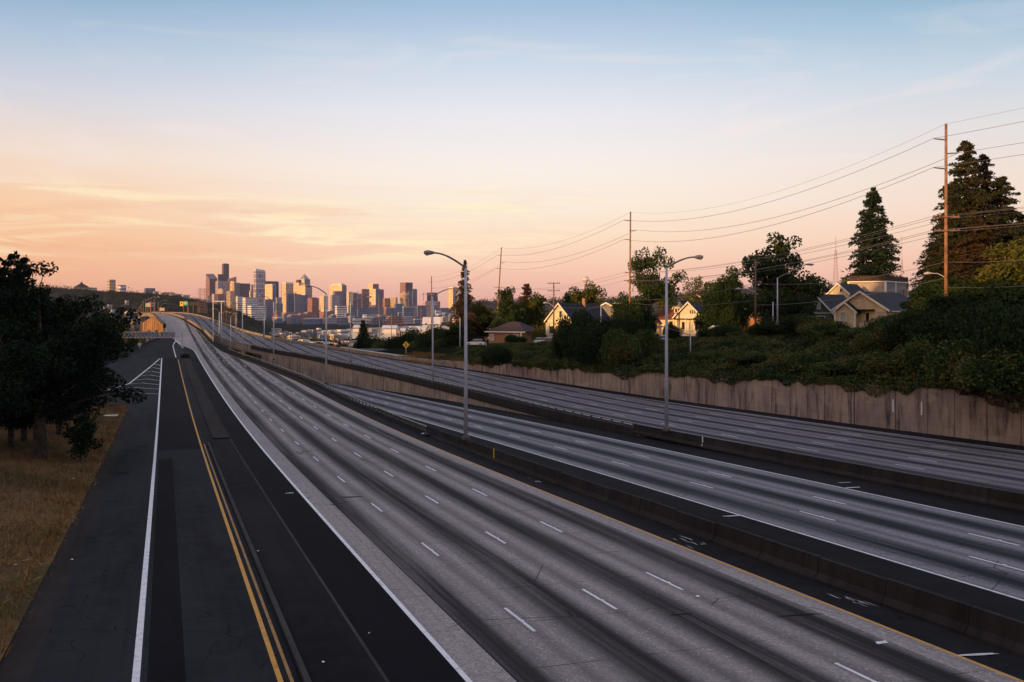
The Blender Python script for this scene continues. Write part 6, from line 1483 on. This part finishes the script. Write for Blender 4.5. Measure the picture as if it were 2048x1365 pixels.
# small houses scattered on the low slope (pitched roofs)
cnt = 0
while cnt < 36:
    px = rb.uniform(560, 960); Y = rb.uniform(520, 1500); x = (px - 1024) / F * Y; s, t = toST(x, Y)
    if s > 1480 or t < tW(s) + 12 or s < 330: continue
    g_ = max(-55, zp(s)); e = empty('small_house', (x, Y, g_), RZ + rb.choice((0, 1.57)), 'small pitched roof house on the slope beyond the viaduct', 'house', 'small houses on the slope beyond the viaduct'); cnt += 1
    w, l, h, ri = rb.uniform(6, 9), rb.uniform(8, 13), rb.uniform(3, 5.5), rb.uniform(1.6, 2.8); mb = MB(); gable_walls(mb, w, 0, l, h, ri); mb.build('wall', M[rb.choice(('cream', 'white_siding', 'grey_siding', 'beige'))], e); mb = MB(); gable_roof(mb, w, -.4, l + .4, h, ri, .4); mb.build('roof', M[rb.choice(('roof_dk', 'roof_br', 'roof_pale'))], e)
# hill-top buildings behind the pines
H = lambda x0, xs, x1, yt, mt, lab, **k: T(x0, xs, x1, yt, 2560, mt, lab, 'hilltop_block', 'building', None, None, 'buildings on the wooded hill', base=0, **k)
e = H(146, 150, 180, 575, 'f_tan', 'pale hall with an eight sided pyramid roof on the hill'); c = P(163, 575, 2600); part(MB().lathe([(22, -3), (20, 0), (3, 10), (2.4, 12), (.6, 14), (.01, 16)], c, 8), 'pyramid_roof', M['roof_dk'], e)
H(212, 219, 227.5, 559.5, 'f_tan', 'tallest tan block on the wooded hill'); H(233.5, 241, 249, 570.5, 'f_white', 'white block beside the tallest tan hill block'); H(287, 291, 305, 576.5, 'f_slate', 'slate block among the hill trees'); H(305, 308, 315, 583, 'f_grey', 'lower grey wing beside the slate hill block')
H(322, 326, 342, 584.5, 'f_pink', 'pink terrace block on the hill shoulder'); H(336, 342, 350, 587, 'f_gold', 'sunlit gold block on the hill shoulder'); H(348, 352, 362, 588.5, 'f_slate', 'slate block on the hill shoulder'); H(361, 366, 376, 590, 'f_pink', 'pale pink block low on the hill shoulder'); H(376, 380, 396, 597, 'f_grey', 'long grey block at the end of the hill'); H(396, 400, 410, 599, 'f_pink', 'small pink block at the end of the hill')
T(250, 254, 262, 624, 640, 'f_white', 'white roofed apartment block beside the orange ramp viaduct', 'apartment_block', 'building', None, (1.05, 622.5), None, base=-50, capmat='roof_pale'); T(259, 262, 285, 626, 700, 'f_slate', 'slate balcony block behind the orange ramp viaduct', 'apartment_block', 'building', None, None, None, base=-50)
for i in range(14):
    px = rb.uniform(205, 300); Y = rb.uniform(1500, 2100); h = rb.uniform(6, 10); pb = hillA(px, min(1, max(0, 1 - (2600 - Y) / 1300))); 
    T(px, px + 4, px + rb.uniform(6, 10), HZ - (pb.z + h) / Y * F, pb.y, 'f_grey', 'small pale roof showing between the hillside trees', 'hillside_house', 'house', None, None, 'roofs between the hillside trees', base=pb.z - 6)
for i in range(16):
    px = rb.uniform(1600, 1700); k = rb.uniform(.55, .9); pb = hillB(px, k); h = rb.uniform(14, 20)
    T(px, px + 3.5, px + rb.uniform(4.5, 7), HZ - (pb.z + h) / pb.y * F, pb.y, rb.choice(('f_white', 'f_pink', 'f_tan')), 'pale house on the hazy wooded hill above the gables', 'hillside_house', 'house', None, (.6, HZ - (pb.z + h + 5) / pb.y * F), 'houses on the hazy wooded hill', base=pb.z - 10)
# observation tower with a saucer
Yn = 4970; c = P(1171, HZ, Yn); e = empty('observation_tower', (c.x, Yn, -20), 0, 'slender observation tower with a saucer shaped top', 'tower'); zz = lambda y: (HZ - y) / F * Yn
part(MB().lathe([(4, -20), (3.2, 40), (2.6, 90), (3.5, zz(566))], (c.x, Yn, 0), 10), 'shaft', M['roof_pale'], e)
mb = MB()
for k in range(3):
    a_ = 2.1 * k + .5; d = Vector((math.cos(a_), math.sin(a_), 0)); mb.tube([c + d * 16 + Vector((0, 0, -20)), c + d * 5 + Vector((0, 0, 60)), c + d * 8 + Vector((0, 0, zz(563)))], 1.8, 5)
part(mb, 'leg', M['roof_pale'], e)
part(MB().lathe([(3, zz(567)), (13, zz(563)), (20, zz(560.6)), (20.5, zz(559.6)), (14, zz(558)), (13.5, zz(555.6)), (17, zz(555.2)), (9, zz(553.2)), (4, zz(552.4)), (2, zz(550.5)), (.01, zz(550))], (c.x, Yn, 0), 24), 'saucer', M['f_pinkish'] if 'f_pinkish' in M else M['roof_pale'], e)
part(MB().lathe([(1.0, zz(551)), (.5, zz(545)), (.01, zz(544.5))], (c.x, Yn, 0), 6), 'antenna', M['roof_pale'], e)
# cranes
for px, pyt, pyb, Y, j0, j1, lab in ((715, 585, 640, 4900, 706, 742, 'tower crane over the unfinished grey tower'), (847, 588, 640, 4800, 842, 868, 'tower crane beside the rounded slate tower'), (590, 587, 630, 4700, 566, 596, 'tower crane above the slate blue slab')):
    e = empty('tower_crane', P(px, pyb, Y), 0, lab, 'crane', 'tower cranes'); part(MB().tube([P(px, pyb, Y), P(px, pyt, Y)], 1.3, 4), 'mast', M['steel_lit'], e)
    part(MB().tube([P(j0, pyt + 1.5, Y), P(j1, pyt + 1.5, Y)], 1.0, 4), 'jib', M['steel_lit'], e); part(MB().tube([P(px, pyt + 1.5, Y), P(px, pyt - 3, Y)], .9, 4).tube([P(px, pyt - 3, Y), P(j1, pyt + 1, Y)], .4, 4), 'tie', M['steel_lit'], e)
# low street beside the bridge
mb = MB(); V_ = []
for Y in (430, 520, 640, 800, 1000, 1250):
    x = (np.interp(Y, [430, 800, 1250], [232, 229, 228]) - 1024) / F * Y; s, t = toST(x, Y); V_.append((x, Y, zl_far(s) + .4))
for p, q in zip(V_, V_[1:]): mb.face([(p[0] - 6, p[1], p[2]), (p[0] + 6, p[1], p[2]), (q[0] + 6, q[1], q[2]), (q[0] - 6, q[1], q[2])])
struct(mb.build('street', M['street']))
mb = MB()
for s0 in range(40, 300, 10):
    q = []
    for s_, dq in ((s0, 1), (s0, 8), (s0 + 10, 8), (s0 + 10, 1)):
        t = tW(s_) + Wd(s_) + dq; x, y = ST(s_, t); q.append((x, y, zr(s_, Wd(s_) + dq) + .06))
    mb.face(q)
struct(mb.build('street', M['street']))
# tall unseen conifers on the sunrise side, added to shade the gable houses
for u_, v_ in ((-60, -18), (-68, -28), (-76, -20), (-84, -26), (-91, -18)):
    p_ = Vector((-sun_h.x * v_ + -sun_h.y * u_, -sun_h.y * v_ + sun_h.x * u_, -8))
    place(big_b, p_, 'tall unseen conifer added to shade the gable houses', 'unseen conifers added for shade', 1.6, 48 / 25.0)

# scraps lying about
def scrap(px, py, Y, w, label, mat='white', name='litter', group='scraps of white litter'):
    c = P(px, py, Y); r_ = random.Random(px); mb = MB(); ring = []
    for i in range(7):
        an = 2 * math.pi * i / 7; ring.append(c + Vector((math.cos(an) * w * r_.uniform(.5, 1.1), math.sin(an) * w * r_.uniform(.5, 1.1), r_.uniform(.0, .05))))
    top_ = c + Vector((0, 0, w * .35))
    for i in range(7): mb.face([ring[i], ring[(i + 1) % 7], top_])
    mb.face(ring[::-1]); o = mb.build(name, M[mat]); tag(o, label, 'litter', group); return o
def on_road(px, py):
    y_ = 9.6 / ((py - HZ) / F)
    for _ in range(12):
        x_ = (px - 1024) / F * y_; s_, t_ = toST(x_, y_); y_ = (-(zm(s_) if t_ > -4.7 else zleft(s_, t_)) - .03) / ((py - HZ) / F)
    return y_
for px, py, w, lab in ((31, 1130, .10, 'white scrap of litter low on the dry grass'), (143, 1120, .08, 'small pale scrap on the dirt beside the ramp'), (646, 1326, .06, 'white scrap on the dark median paving'), (738, 1268, .035, 'tiny scrap on the dark median paving by the white line'), (1396, 1194, .10, 'white scrap on the main carriageway between two lane lines'), (516, 1103, .07, 'brownish scrap on the median beside the kerb'), (147, 958, .12, 'pale scrap in the dry grass')):
    scrap(px, py, on_road(px, py), w, lab)
scrap(852, 868, on_road(852, 868) - 2, .7, 'dark bag of rubbish lying below the bent guard rail end', 'black', 'rubbish_bag', None); scrap(846, 868, on_road(846, 868) - 2.3, .25, 'white rag beside the dark rubbish bag', 'white', 'rag', None)
c = P(222, 833, on_road(222, 833)); tag(MB().box((c.x, c.y, c.z + .05), (1.5, 1.1, .16), .3).build('concrete_slab', M['lens']), 'pale flat concrete slab lying in the dry grass', 'slab')
# air
a = NT('haze_air'); a.t.nodes.remove(a.b); pv = a.n('ShaderNodeVolumePrincipled'); pv.inputs['Color'].default_value = (0.70, 0.68, 0.96, 1); pv.inputs['Density'].default_value = 1.7e-5; pv.inputs['Anisotropy'].default_value = 0.0
a.l(pv.outputs[0], a.t.nodes['Material Output'].inputs['Volume'])
hz_o = MB().box((0, 8500, 116), (33000, 18000, 350)).build('haze', a.m); struct(hz_o, 'stuff'); hz_o['label'] = 'thin lavender haze over the lake and downtown'
